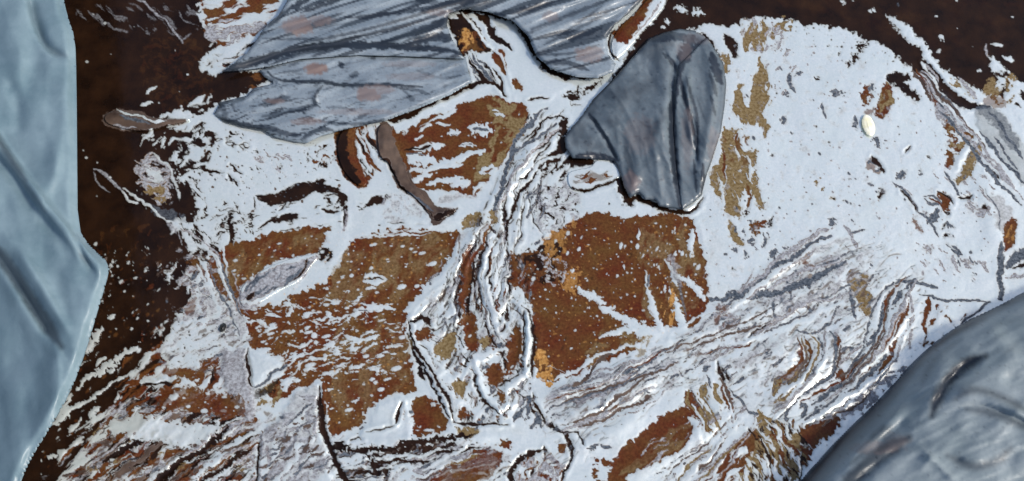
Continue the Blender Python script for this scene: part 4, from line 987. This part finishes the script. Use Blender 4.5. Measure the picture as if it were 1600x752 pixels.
# ------------------------------------------------------------------ split the crust into the patches it is made of
POOLMAT = mat_pool()
X, Y, Z = at(U, V, H)
nr, nc = U.shape
cu = (U[:-1, :-1]+U[1:, 1:])*.5; cv = (V[:-1, :-1]+V[1:, 1:])*.5
owner = np.zeros(cu.shape, np.int32)
PIECES = [
    ('film_sheet', "1110 60, 1240 30, 1330 50, 1440 110, 1500 200, 1530 300, 1565 380, 1565 460, 1470 445, 1360 430, 1340 360, 1210 410, 1110 480, 1090 340, 1130 200",
     'broad smooth pale blue film with olive holes filling the right of the pool', 'film sheet'),
    ('film_sheet', "265 240, 300 200, 360 200, 430 220, 520 225, 545 330, 530 352, 440 360, 330 398, 300 370, 310 330",
     'smooth pale film with two long dark tears left of the curled brown flap', 'film sheet'),
    ('rusty_sludge', "328 402, 400 370, 522 352, 545 360, 580 360, 722 357, 710 405, 632 485, 634 530, 655 608, 600 618, 555 668, 518 684, 500 594, 430 632, 446 566, 390 550, 372 482, 324 430",
     'largest rust brown sludge patch peppered with pale flecks left of the central folds', 'sludge patch'),
    ('rusty_sludge', "812 392, 860 366, 890 345, 950 330, 1084 340, 1112 460, 1086 512, 1010 512, 998 540, 862 600, 842 592, 834 500, 806 446",
     'deep red brown sludge patch with ochre spots right of the central folds', 'sludge patch'),
    ('rusty_sludge', "606 216, 672 180, 742 153, 822 163, 812 218, 776 264, 757 298, 700 296, 642 290, 628 240",
     'orange brown sludge patch crossed by white slits under the long grey sheet', 'sludge patch'),
    ('rusty_sludge', "948 745, 966 706, 1040 648, 1066 634, 1084 664, 1074 692, 984 742, 970 766, 945 766",
     'lens shaped brown sludge patch near the bottom edge surrounded by pale film', 'sludge patch'),
    ('rusty_foam', "318 -30, 470 -30, 435 20, 405 50, 345 75, 312 50",
     'orange and white foam above the left end of the long grey sheet', 'foam'),
    ('fold_bundle', "745 350, 815 350, 836 480, 840 600, 800 664, 700 664, 640 560, 632 490, 700 430, 722 385",
     'bundle of ropey film folds with nested dark loops between two sludge patches', 'film folds'),
    ('film_flap', "765 48, 790 32, 832 84, 905 128, 882 160, 800 156, 770 145, 724 108, 722 84",
     'white film flap spilling down from the dark pointed tip', 'film flap'),
    ('film_tube', "850 605, 1010 560, 1040 600, 900 672, 848 650",
     'rolled tube of pale film along the lower edge of the red brown patch', 'film fold'),
    ('film_flap', "400 990, 398 700, 452 622, 478 600, 498 602, 502 680, 530 740, 570 990",
     'large speckled grey flap with a dark right edge at the bottom left', 'film flap'),
    ('film_flap', "344 548, 386 545, 392 606, 402 656, 384 660, 350 600",
     'narrow upright grey flap left of the small white triangle', 'film flap'),
    ('film_flap', "390 548, 438 564, 444 574, 404 602, 391 604",
     'small white triangular flap beside the narrow grey one', 'film flap'),
    ('film_flap', "558 684, 584 634, 648 617, 644 690, 600 704, 512 704, 518 686",
     'angular white flap with dark slits below the largest sludge patch', 'film flap'),
    ('film_flap', "1523 164, 1550 166, 1680 300, 1680 380, 1568 246, 1522 190",
     'slanting slate grey flap at the right edge below the dark oil', 'film flap'),
    ('film_pleats', "1432 432, 1450 445, 1424 545, 1370 590, 1262 670, 1250 640, 1330 584, 1390 480",
     'long grey brown pleats running beside the edge of the lower right bag', 'film folds'),
    ('torn_film', "215 560, 300 590, 392 640, 396 700, 396 990, 40 990, 130 690",
     'torn streaky film in white rust and black filling the lower left corner', 'torn film'),
    ('film_band', "1098 512, 1230 402, 1330 360, 1350 440, 1240 500, 1160 545, 1040 560",
     'flat ribbed band of pale film running up to the right from the film tube', 'film fold'),
    ('film_lump', "796 960, 798 725, 850 700, 890 700, 890 735, 872 960",
     'small lump of crumpled grey brown film outlined in black at the bottom edge', 'film lump'),
]
for i, (nm, pts, lb, ct) in enumerate(PIECES, 1):
    p = chaikin(P(pts), 1)
    j0, j1 = np.searchsorted(su, [p[:, 0].min(), p[:, 0].max()]); i0, i1 = np.searchsorted(sv, [p[:, 1].min(), p[:, 1].max()])
    sl = (slice(max(i0-1, 0), i1), slice(max(j0-1, 0), j1))
    d = sdf_poly(cu[sl], cv[sl], p)+3*fbm(cu[sl]/9, cv[sl]/9, 40+i, 3)
    owner[sl] = np.where(d < 0, i, owner[sl])
idx = np.arange(nr*nc).reshape(nr, nc)
quads = np.stack([idx[:-1, :-1], idx[1:, :-1], idx[1:, 1:], idx[:-1, 1:]], -1)
XF, YF, ZF = X.ravel(), Y.ravel(), Z.ravel()
for i in range(len(PIECES)+1):
    q = quads[owner == i]
    if not len(q): continue
    used, inv = np.unique(q.ravel(), return_inverse=True)
    q = inv.reshape(-1, 4)
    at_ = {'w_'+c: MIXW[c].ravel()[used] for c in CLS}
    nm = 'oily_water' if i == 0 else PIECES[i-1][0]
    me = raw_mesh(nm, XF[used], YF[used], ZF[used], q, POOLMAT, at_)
    if i == 0:
        link(nm, me, kind='structure')
    else:
        link(nm, me, None, PIECES[i-1][2], PIECES[i-1][3], group={'rusty_sludge': 'rust brown sludge patches between the films', 'film_flap': 'loose film flaps on the pool', 'film_sheet': 'smooth film sheets on the pool'}.get(nm))


gm = bpy.data.meshes.new('ground')
gm.from_pydata([(-6, -5, -.014), (6, -5, -.014), (6, 7, -.014), (-6, 7, -.014)], [], [(0, 1, 2, 3)])
gm.materials.append(mat_plain('wet_dark_ground', (.010, .006, .005), (.035, .018, .011), .2, 30))
link('ground', gm, kind='structure')


# ------------------------------------------------------------------ crumpled sheets standing proud of the pool
def sheet(outline, step, hfun, mat, name, thick=1.2, smooth=1, shade_grit=None, mud=None, rag=0):
    """a sheet cut to an outline, its rim snapped to the outline; hfun gives its height in mm, thickness in mm"""
    p = chaikin(P(outline) if isinstance(outline, str) else outline, smooth)
    u0, v0 = p.min(0)-step; u1, v1 = p.max(0)+step
    uu, vv = np.meshgrid(np.arange(u0, u1+step, step), np.arange(v0, v1+step, step))
    d = sdf_poly(uu, vv, p)
    if rag: d = d+rag*fbm(uu/8, vv/8, 77, 3)
    cell = (d[:-1, :-1] < step*.55) & (d[1:, :-1] < step*.55) & (d[1:, 1:] < step*.55) & (d[:-1, 1:] < step*.55)
    ii = np.arange(uu.size).reshape(uu.shape)
    q = np.stack([ii[:-1, :-1], ii[1:, :-1], ii[1:, 1:], ii[:-1, 1:]], -1)[cell]
    used, inv = np.unique(q.ravel(), return_inverse=True)
    q = inv.reshape(-1, 4)
    a = uu.ravel()[used].copy(); b = vv.ravel()[used].copy(); dd = d.ravel()[used]
    if not rag:
        near = dd > -step*.5
        px, py = a[near], b[near]
        best = np.full(px.shape, 1e9); nx, ny = px.copy(), py.copy()
        for k_ in range(len(p)):
            s, e = p[k_], p[(k_+1) % len(p)]
            L_ = ((e-s)**2).sum()+1e-9
            t_ = np.clip(((px-s[0])*(e-s)[0]+(py-s[1])*(e-s)[1])/L_, 0, 1)
            qx = s[0]+t_*(e-s)[0]; qy = s[1]+t_*(e-s)[1]; ds = np.hypot(px-qx, py-qy)
            m_ = ds < best
            best = np.where(m_, ds, best); nx = np.where(m_, qx, nx); ny = np.where(m_, qy, ny)
        a[near], b[near] = nx, ny
        dd = np.minimum(dd, 0); dd[near] = 0
    h = hfun(a, b, -dd)
    st = shade_grit(a, b, -dd) if shade_grit else np.zeros(a.shape)
    mu = mud(a, b, -dd) if mud else np.zeros(a.shape)
    x, y, z = at(a, b, h)
    n = len(a)
    # rim edges -> side wall; second skin below
    e = np.concatenate([q[:, [0, 1]], q[:, [1, 2]], q[:, [2, 3]], q[:, [3, 0]]])
    key = np.sort(e, 1); kk = key[:, 0].astype(np.int64)*n+key[:, 1]
    un, first, cnt = np.unique(kk, return_index=True, return_counts=True)
    rim = e[first[cnt == 1]]
    side = np.stack([rim[:, 1], rim[:, 0], rim[:, 0]+n, rim[:, 1]+n], 1)
    faces = np.concatenate([q, q[:, ::-1]+n, side])
    me = raw_mesh(name, np.concatenate([x, x]), np.concatenate([y, y]), np.concatenate([z, z-thick*.001]), faces, mat,
                  {'shade_grit': np.concatenate([st, st]), 'mud': np.concatenate([mu, mu])})
    if mat is POOLMAT: composition(me, n, a, b)
    return me


def crumple(u, v, ang, along, across, seed, oct=3):
    """creased film: sharp ridges with flat facets between"""
    c, s_ = math.cos(math.radians(ang)), math.sin(math.radians(ang))
    w = .5*across*perlin(u/(along*1.1), v/(along*1.1), seed+60)
    a = (u*c-v*s_)/along; b = (u*s_+v*c+w)/across
    h = 0; k_ = 1.
    for i in range(oct):
        h = h+k_*(1-2*np.abs(perlin(a*1.9**i, b*1.9**i, seed+i*5)))
        k_ *= .5
    return h


def folds(u, v, lst):
    """lst of (points, width, height, skew): soft ridges / creases"""
    h = np.zeros(u.shape)
    for pts, w, a, sk in lst:
        p = chaikin(P(pts), 2, False)
        d, t, s = dist_line(u, v, p)
        ww = w*np.where(s > 0, 1+sk, 1-sk)
        h += a*np.exp(-(d/ww)**2)*(.25+.75*sstep(0, .2, np.minimum(t, 1-t)))
    return h


def lines_mask(u, v, lst, seed=0, soft=2.0):
    m = np.zeros(u.shape)
    for pts, w, a in lst:
        p = chaikin(P(pts), 2, False)
        d, t, s = dist_line(u, v, p)
        ww = w*.62*(.4+.6*sstep(0, .2, np.minimum(t, 1-t)))*(1+(.6 if soft < 5 else .15)*fbm(u/9, v/9, seed, 3))
        m = np.maximum(m, a*np.clip(.5-(d-ww)/soft, 0, 1))
    return m


GREY_SHEET = mat_plastic('grey_polythene', (.145, .185, .225), (.27, .32, .36), .30, 70, .25, .4, ior=1.5)
DARK_SHEET = mat_plastic('dark_polythene', (.075, .10, .12), (.155, .19, .215), .30, 60, .25, .35, ior=1.5)
TEAL_SHEET = mat_plastic('pale_teal_polythene', (.115, .18, .215), (.185, .26, .30), .36, 45, .25, .15, (.22, .28, .30))
BAG_SHEET = mat_plastic('black_bag_film', (.20, .245, .262), (.295, .34, .358), .37, 60, .28, .15, (.12, .14, .15))

# long grey sheet along the top: an upper and a lower layer
CR1 = [("350 112, 400 96, 450 78, 520 70, 600 68, 720 80", 6, -7, .3), ("470 66, 560 44, 660 18, 760 -10", 5, 7, .4), ("500 72, 600 52, 700 26, 800 -6", 4, -7, .3),
       ("540 26, 640 12, 740 -14", 6, 6, .3), ("600 66, 650 56, 700 36", 4, 6, .3), ("640 68, 690 54, 720 40", 5, -6, .2), ("830 60, 900 30, 980 -10", 6, 6, .4),
       ("840 80, 920 50, 990 4", 4, -6, .3), ("850 95, 910 80, 960 40, 990 10", 5, 5, .3), ("820 44, 880 18, 940 -12", 5, -6, .3), ("780 26, 860 -4", 5, 5, .3), ("420 58, 500 34, 600 -6", 8, 5, .3), ("880 104, 920 92, 946 80", 5, 5, .2)]


def h_up(u, v, d):
    return 12+4*sstep(0, 5, d)+folds(u, v, CR1)*.55+2.6*crumple(u, v, 18, 190, 24, 301, 2)


SHADE1 = [("344 114, 380 104, 420 92, 460 76, 500 71, 560 70, 620 72, 700 78, 724 84", 7, 1), ("350 108, 400 96, 440 82", 9, .9), ("500 70, 560 58, 640 38, 700 18, 740 2", 3.5, .8), ("460 70, 540 54, 620 34, 700 8", 3, .75),  # crease shade painted on the upper layer
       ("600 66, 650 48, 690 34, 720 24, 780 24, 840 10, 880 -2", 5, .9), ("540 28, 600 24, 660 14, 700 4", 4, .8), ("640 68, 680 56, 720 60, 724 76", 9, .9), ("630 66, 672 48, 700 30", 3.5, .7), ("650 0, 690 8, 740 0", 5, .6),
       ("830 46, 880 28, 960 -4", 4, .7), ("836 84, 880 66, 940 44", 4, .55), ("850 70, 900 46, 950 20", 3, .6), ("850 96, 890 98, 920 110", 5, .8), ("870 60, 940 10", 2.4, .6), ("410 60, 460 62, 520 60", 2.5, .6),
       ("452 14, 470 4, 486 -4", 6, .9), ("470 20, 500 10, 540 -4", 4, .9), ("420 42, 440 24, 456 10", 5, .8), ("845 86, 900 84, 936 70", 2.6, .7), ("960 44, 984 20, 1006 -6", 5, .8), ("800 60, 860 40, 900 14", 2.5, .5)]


def grit(u, v, seed):
    return np.clip(.5-cell_spots(u, v, 7, .30, .3, 1.7, seed, 20, 1.6)/1.2, 0, 1)


def shade_grit_up(u, v, d):
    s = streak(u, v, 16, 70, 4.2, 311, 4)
    return np.clip(lines_mask(u, v, [(a, w*1.3, k) for a, w, k in SHADE1], 31)+.4*grit(u, v, 63)+.15*np.clip((s-.2)/.25, 0, 1)+.8*np.clip((streak(u, v, 19, 190, 11, 312, 2)-.2)/.14, 0, 1), 0, 1)


def blobs(u, v, lst, seed=50):
    m = np.zeros(u.shape)
    for x, y, rx, ry, a in lst:
        m = np.maximum(m, a*np.clip(.5+(1-np.hypot((u-x)/rx, (v-y)/ry)+.35*fbm(u/9, v/9, seed, 3))*3, 0, 1))
    return m


sheet_root = bpy.data.objects.new('plastic_sheet', None); COL.objects.link(sheet_root)
x_, y_, z_ = at(640, 90, 0); sheet_root.location = (float(x_), float(y_), float(z_))
sheet_root['label'] = 'long wrinkled grey plastic sheet lying along the top edge in two layers'
sheet_root['category'] = 'plastic sheet'; sheet_root['group'] = 'plastic sheets round the pool'


def part_of(root, name, me, **k_):
    o = link(name, me, root, **k_)
    o.location = (-root.location.x, -root.location.y, -root.location.z)
    return o


up = sheet("470 -60, 448 2, 436 22, 412 44, 402 60, 386 82, 356 106, 346 112, 376 110, 420 104, 470 92, 560 86, 640 88, 726 92, 718 78, 706 60, 698 38, 702 20, 724 14, 760 18, 800 32, 826 58, 838 88, 862 108, 900 120, 934 122, 958 112, 962 100, 950 84, 948 60, 960 40, 990 14, 1012 -10, 1030 -60",
           2.0, h_up, GREY_SHEET, 'upper_layer', smooth=0, shade_grit=shade_grit_up, mud=lambda u, v, d: blobs(u, v, ((465, 40, 24, 14, .8), (500, 32, 20, 8, .5), (920, 85, 22, 12, .6), (690, 20, 20, 6, .4), (860, 26, 12, 8, .5))))
CR2 = [("420 114, 440 126, 520 128, 560 134, 640 132, 720 120", 4, 5, .3), ("430 128, 500 132, 560 138", 4, -6, .3), ("350 178, 420 160, 520 140", 6, 4, .3), ("500 136, 490 152, 500 168", 4, 4, .3), ("420 196, 500 180, 600 170, 690 146", 5, 4, .3),
       ("400 150, 450 142", 5, 5, .3), ("380 180, 430 172, 500 160", 4, -4, .3)]
SHADE2 = [("418 112, 430 124, 456 128, 510 127, 530 134, 600 132, 660 136", 3.5, .95), ("504 134, 492 148, 490 160, 500 168", 3.5, .8), ("406 164, 430 158, 452 152", 6, .7), ("410 182, 450 176, 500 162", 4, .7),  # painted shade along the lower layer's creases
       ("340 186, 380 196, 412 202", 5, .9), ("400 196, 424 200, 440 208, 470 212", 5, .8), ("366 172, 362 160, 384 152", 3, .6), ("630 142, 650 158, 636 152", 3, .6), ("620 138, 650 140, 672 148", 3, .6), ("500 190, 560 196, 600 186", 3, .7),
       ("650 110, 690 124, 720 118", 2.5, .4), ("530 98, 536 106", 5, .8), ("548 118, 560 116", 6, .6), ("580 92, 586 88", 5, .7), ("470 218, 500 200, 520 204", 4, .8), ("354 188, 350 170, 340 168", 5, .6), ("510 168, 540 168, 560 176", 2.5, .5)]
low = sheet("420 104, 470 90, 560 84, 640 86, 728 90, 732 112, 738 128, 704 148, 662 166, 604 188, 548 200, 502 212, 480 223, 462 222, 430 214, 412 203, 380 198, 350 190, 334 178, 344 160, 384 150, 396 138, 430 130, 412 120, 406 110",
            2.0, lambda u, v, d: 5+4*sstep(0, 5, d)-3*sstep(100, 84, v)+folds(u, v, CR2)*.6+2.4*crumple(u, v, 16, 110, 26, 321, 2), GREY_SHEET, 'lower_layer', smooth=0,
            shade_grit=lambda u, v, d: np.clip(lines_mask(u, v, [(a, w*1.4, k) for a, w, k in SHADE2], 32)+.5*grit(u, v, 65)+.7*np.clip((streak(u, v, 14, 40, 5, 331, 4)-.18)/.3, 0, 1)*(.5+.5*sstep(560, 400, u)+.5*sstep(140, 180, v)), 0, 1),
            mud=lambda u, v, d: blobs(u, v, ((494, 108, 18, 9, 1), (576, 148, 20, 11, .8), (590, 140, 26, 8, .5), (640, 120, 40, 6, .3), (640, 100, 40, 5, .3), (430, 158, 18, 4, .5), (480, 190, 24, 6, .5), (560, 175, 60, 5, .35))))
part_of(sheet_root, 'lower_layer', low)
part_of(sheet_root, 'upper_layer', up)

# dark peaked sheet in the upper middle
CR3 = [("1060 80, 1052 110, 1050 150, 1052 200, 1056 260, 1064 322", 5, -9, .2), ("1000 110, 960 160, 940 200", 24, 9, .2), ("1030 70, 1040 140, 1030 230", 16, 8, 0), ("920 178, 940 206, 968 256", 4, -6, .3),
       ("1076 110, 1074 160, 1086 230", 5, 8, .2), ("1064 120, 1070 160, 1088 200, 1088 260", 4, -6, .2), ("1105 90, 1118 150, 1100 240, 1092 300", 8, 7, .2), ("980 200, 1000 260, 985 300", 9, 5, 0), ("1020 220, 1030 280, 1034 315", 6, 5, 0),
       ("1000 80, 1040 62, 1080 60", 8, 5, 0), ("1036 80, 1052 98, 1058 120", 3, -5, .2), ("930 190, 950 230, 980 250", 10, 4, .2)]
SHADE3 = [("1106 60, 1088 70, 1070 86, 1062 110, 1056 140, 1050 180, 1050 230, 1058 300, 1064 330", 6, .95), ("1084 58, 1072 84, 1064 100", 12, .75), ("920 178, 940 204, 966 252", 4, .85), ("1062 110, 1068 150, 1080 186, 1088 220, 1090 250", 4, .85),  # shade of the peak's creases, painted as dark lines
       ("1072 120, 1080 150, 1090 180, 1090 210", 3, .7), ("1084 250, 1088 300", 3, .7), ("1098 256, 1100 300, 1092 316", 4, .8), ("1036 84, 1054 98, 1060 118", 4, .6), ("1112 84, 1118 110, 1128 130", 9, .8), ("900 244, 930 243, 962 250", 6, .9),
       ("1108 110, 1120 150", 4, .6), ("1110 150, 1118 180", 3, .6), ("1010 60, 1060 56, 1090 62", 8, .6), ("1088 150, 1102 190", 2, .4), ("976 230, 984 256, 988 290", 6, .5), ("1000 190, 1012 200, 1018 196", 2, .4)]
peak_root = bpy.data.objects.new('plastic_sheet', None); COL.objects.link(peak_root)
x_, y_, z_ = at(1010, 200, 0); peak_root.location = (float(x_), float(y_), float(z_))
peak_root['label'] = 'dark grey peaked plastic sheet with one black vertical crease rising from the pool'
peak_root['category'] = 'plastic sheet'; peak_root['group'] = 'plastic sheets round the pool'


PK_ALL = chaikin(P("1014 60, 1034 52, 1062 45, 1086 48, 1104 58, 1116 74, 1130 98, 1135 130, 1132 168, 1126 208, 1114 246, 1104 274, 1096 306, 1082 318, 1066 328, 1042 324, 1030 322, 1022 312, 1008 312, 998 300, 984 310, 976 294, 966 262, 958 251, 926 248, 894 247, 884 232, 882 216, 892 200, 908 182, 926 156, 956 126, 986 92"), 0)


def h_pk(u, v, d):
    D = np.maximum(-sdf_poly(u, v, PK_ALL), 0)
    tent = 20*sstep(0, 130, D)
    return 3+tent+3*sstep(0, 5, D)+folds(u, v, CR3)*.8+4.0*crumple(u, v, -78, 260, 60, 341, 1)+1.5*crumple(u, v, -62, 80, 26, 343, 3)


def shade_grit_pk(u, v, d):
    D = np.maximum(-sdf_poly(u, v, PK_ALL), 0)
    return np.clip(lines_mask(u, v, [(a, w*1.35, min(1, k*1.2)) for a, w, k in SHADE3], 33)+.8*np.clip(1-D/3.5, 0, 1)+.55*grit(u, v, 61)+.55*np.clip((fbm(u/40, v/40, 351, 3)+.1+.006*(170-v)+.003*(1000-u))/.7, 0, 1)*(u < 1056), 0, 1)  # painted crease and rim shade, darker upper left, grit specks


def mud_pk(u, v, d):
    return blobs(u, v, ((1074, 215, 9, 50, .25), (1090, 60, 24, 10, .2), (1068, 80, 12, 16, .3), (985, 285, 14, 16, .6), (1000, 210, 24, 30, .25), (1116, 230, 10, 30, .3)))


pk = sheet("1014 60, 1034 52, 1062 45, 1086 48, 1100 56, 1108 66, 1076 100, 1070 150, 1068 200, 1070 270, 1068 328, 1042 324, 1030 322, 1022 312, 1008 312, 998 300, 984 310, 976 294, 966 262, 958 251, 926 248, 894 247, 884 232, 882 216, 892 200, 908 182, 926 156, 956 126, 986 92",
           2.0, h_pk, DARK_SHEET, 'front_panel', smooth=0, shade_grit=shade_grit_pk, mud=mud_pk)
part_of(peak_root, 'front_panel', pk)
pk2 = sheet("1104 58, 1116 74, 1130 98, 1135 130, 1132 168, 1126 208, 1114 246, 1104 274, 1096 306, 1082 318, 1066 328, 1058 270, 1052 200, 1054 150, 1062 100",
            2.0, lambda u, v, d: h_pk(u, v, d)+1.5, DARK_SHEET, 'side_pleat', smooth=0, shade_grit=shade_grit_pk, mud=mud_pk)
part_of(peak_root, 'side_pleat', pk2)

# pale teal sheet hanging in at the left
CR4 = [("-40 180, 0 225, 40 280, 80 330, 130 390, 170 425", 14, 16, .5), ("-40 210, 10 262, 52 320, 110 392", 9, -14, .3), ("-10 380, 40 460, 90 540", 16, -22, -.4), ("20 380, 60 440, 110 530", 14, 14, .3), ("44 -10, 56 40, 72 78, 108 92", 7, -12, -.3),
       ("20 -30, 30 80, 10 180", 22, 9, .2), ("100 100, 95 240, 60 330", 14, 7, .3), ("80 545, 84 620, 60 700", 16, 9, .3), ("110 350, 130 400, 150 430", 5, -8, .3), ("20 560, 30 660, 0 752", 26, 8, 0), ("10 120, 30 160, 28 220", 12, -8, 0)]
BEND = P("-60 330, 0 392, 40 452, 94 542, 90 640, 64 740, 40 900")


def h_te(u, v, d):
    e, t_, s_ = dist_line(u, v, chaikin(BEND, 2, False))
    low = np.where(s_ > 0, e, 0)
    return 150+10*sstep(0, 16, d)+folds(u, v, CR4)*.9+5*fbm(u/60, v/90, 361, 2)+2.6*crumple(u, v, -80, 320, 70, 362, 2)-70*(1-np.exp(-low/75))


te = sheet("-600 -400, 76 -400, 96 -20, 104 22, 117 58, 119 120, 120 240, 121 356, 140 384, 172 412, 166 440, 152 486, 134 548, 110 612, 78 668, 50 712, 28 760, -60 1100, -600 1150",
           3.0, h_te, TEAL_SHEET, 'plastic_sheet', thick=2,
           shade_grit=lambda u, v, d: lines_mask(u, v, [("-20 372, 0 398, 24 432, 60 488, 96 542", 17, .75), ("-20 190, 0 222, 24 258, 40 282", 9, .7), ("46 0, 58 44, 76 80, 104 88", 4, .45), ("0 232, 40 290, 70 330", 6, .35), ("126 398, 140 412", 5, .5)], 36, 8),  # fold shade painted as soft dark bands
           mud=None)
link('plastic_sheet', te, None, 'pale teal blue plastic sheet hanging over the left edge of the pool', 'plastic sheet', 'plastic sheets round the pool')

# bulging bag, lower right
CR5 = [("1458 640, 1480 596, 1510 566, 1540 556", 9, -12, .4), ("1500 560, 1560 556, 1600 545", 9, 5, .4), ("1490 620, 1520 606, 1570 630, 1620 660", 9, 9, .3), ("1500 634, 1550 634, 1620 668", 5, -8, .3),
       ("1480 712, 1520 732, 1570 724, 1600 700", 10, -7, .4), ("1300 740, 1360 690, 1420 630", 12, 8, .3), ("1330 760, 1400 700, 1440 690", 7, -10, .2), ("1360 700, 1420 650", 6, -8, .3), ("1410 520, 1480 560, 1450 640", 20, 6, 0),
       ("1540 500, 1580 560, 1640 570", 16, 7, .2), ("1560 590, 1610 600, 1660 630", 12, -7, .3), ("1440 700, 1480 740, 1520 780", 6, 6, .2)]


def h_bag(u, v, d):
    base = 120*np.sqrt(np.clip(1-(1-np.clip(d/260, 0, 1))**2, 0, 1))
    return 6+base+folds(u, v, CR5)*.5*sstep(0, 30, d)*1.3+4*fbm(u/80, v/60, 371, 2)*sstep(0, 40, d)+2.4*crumple(u, v, 38, 240, 60, 372, 2)+1.9*crumple(u, v, 24, 110, 17, 378, 3)*(.5+.8*np.clip(fbm(u/90, v/90, 379, 2)+.3, 0, 1))*sstep(4, 40, d)


bagm = sheet("2300 260, 1900 330, 1700 410, 1600 456, 1556 480, 1504 504, 1466 530, 1432 560, 1396 600, 1360 638, 1318 676, 1280 718, 1246 756, 1200 830, 1130 1100, 2300 1150",
             3.0, h_bag, BAG_SHEET, 'rubbish_bag', thick=2,
             shade_grit=lambda u, v, d: np.clip(lines_mask(u, v, [("1456 650, 1464 622, 1482 592, 1508 568, 1540 556", 15, 1), ("1492 624, 1520 606, 1570 622, 1620 650", 9, .6), ("1510 640, 1556 646, 1620 676", 9, .6), ("1420 560, 1470 530, 1540 500", 10, .35), ("1440 600, 1460 560, 1500 530", 8, .3), ("1310 770, 1370 712, 1420 684", 20, .8), ("1480 712, 1520 732, 1560 722, 1580 700", 11, .55), ("1500 610, 1540 612, 1610 650", 5, .4), ("1240 780, 1300 700, 1390 610", 6, .3), ("1360 690, 1390 668", 14, .5), ("1330 724, 1370 690", 4, .6)], 37, 9)+1.1*np.clip(1-d/(14+22*sstep(1480, 1300, u)), 0, 1)+.3*np.clip(crumple(u, v, 38, 150, 24, 391, 2)*-1.2-.2, 0, 1)+.3*grit(u, v, 67), 0, 1),  # fold, wrinkle and rim shade painted dark, plus grit specks
             mud=lambda u, v, d: blobs(u, v, ((1370, 700, 40, 10, .4), (1400, 690, 20, 14, .3))))
link('rubbish_bag', bagm, None, 'bulging dark grey rubbish bag filling the lower right corner', 'rubbish bag')


# ------------------------------------------------------------------ small scraps
def composition(me, n, a, b):
    j = np.clip(np.searchsorted(su, a), 0, nc-1); i = np.clip(np.searchsorted(sv, b), 0, nr-1)
    for c in CLS:
        w = MIXW[c][i, j].astype(np.float32)
        me.attributes.new('w_'+c, 'FLOAT', 'POINT').data.foreach_set('value', np.concatenate([w, w]))


def scrap(name, outline, mat, hfun, label, cat, step=1.3, thick=.5, smooth=2, shade_grit=None, mud=None):
    me = sheet(outline, step, hfun, mat, name, thick=thick, smooth=smooth, shade_grit=shade_grit, mud=mud)
    return link(name, me, None, label, cat)


scrap('plastic_scrap', "162 184, 170 174, 196 171, 222 178, 250 187, 290 184, 300 188, 262 196, 240 202, 224 206, 204 203, 178 197, 166 192", POOLMAT,
      lambda u, v, d: 3+2*sstep(0, 10, d)+folds(u, v, [("175 176, 220 184, 260 190", 4, 4, .2)]), 'narrow taupe film blade pointing left over the dark oil', 'plastic scrap')
scrap('curled_flap', "548 194, 560 190, 552 210, 552 240, 560 262, 574 284, 570 292, 556 288, 540 272, 530 252, 526 228, 532 206", POOLMAT,
      lambda u, v, d: 2+1*sstep(0, 12, d), 'dark brown curled crescent flap under the long grey sheet', 'film flap')
scrap('brown_ribbon', "590 196, 606 192, 618 216, 630 240, 634 262, 640 284, 656 300, 676 322, 690 328, 718 326, 700 338, 682 346, 674 342, 660 320, 642 302, 624 290, 616 272, 608 254, 594 246, 590 222", POOLMAT,
      lambda u, v, d: 3+1.6*sstep(0, 10, d)+2*fbm(u/20, v/20, 3, 2), 'winding taupe brown ribbon edging the orange sludge patch', 'film ribbon')
scrap('film_scrap', "376 452, 384 440, 396 440, 404 424, 440 408, 490 396, 500 400, 488 412, 470 440, 440 452, 402 476, 380 482, 374 470", POOLMAT,
      lambda u, v, d: 1.6+.6*sstep(0, 7, d)+.6*streak(u, v, 35, 30, 5, 381, 3), 'crumpled grey film scrap lying on the rusty sludge', 'film scrap')
scrap('film_roll', "886 272, 896 266, 924 262, 930 250, 950 247, 966 256, 974 268, 966 280, 940 290, 912 298, 890 296", POOLMAT,
      lambda u, v, d: 1.2+.6*sstep(0, 14, d), 'short pale film roll tucked under the dark peaked sheet', 'film roll')
scrap('film_scrap', "1040 10, 1000 56, 962 96, 958 88, 954 66, 966 44, 990 22, 1016 -6, 1040 -30, 1060 -30", POOLMAT,
      lambda u, v, d: 3+2*sstep(0, 10, d), 'orange brown strip with a pale rim right of the long grey sheet', 'film scrap')
WHITE = mat_plain('yellow_white_glint', (.80, .76, .52), (.88, .86, .70), .3, 100)  # sun glint painted as a pale solid oval
t = np.linspace(0, 2*np.pi, 20, endpoint=False)
lx, ly = 9.5*np.cos(t), 17.5*np.sin(t); an = math.radians(-18)
scrap('sun_glint', np.stack([1357+lx*math.cos(an)-ly*math.sin(an)*-1*-1, 196+lx*math.sin(an)+ly*math.cos(an)], 1), WHITE,
      lambda u, v, d: 4+3*sstep(0, 6, d)-1.5*np.exp(-(d-6)**2/8), 'tiny yellowish white oval leaf on the broad pale film', 'glint')
lx, ly = 5*np.cos(t), 7.5*np.sin(t); an = math.radians(25)
scrap('pebble', np.stack([348+lx*math.cos(an)-ly*math.sin(an), 512+lx*math.sin(an)+ly*math.cos(an)], 1), mat_plain('black_pebble', (.006, .006, .007), (.015, .014, .013), .3),
      lambda u, v, d: 3+5*sstep(0, 5, d), 'tiny black pebble on speckled grey film at the left', 'pebble')
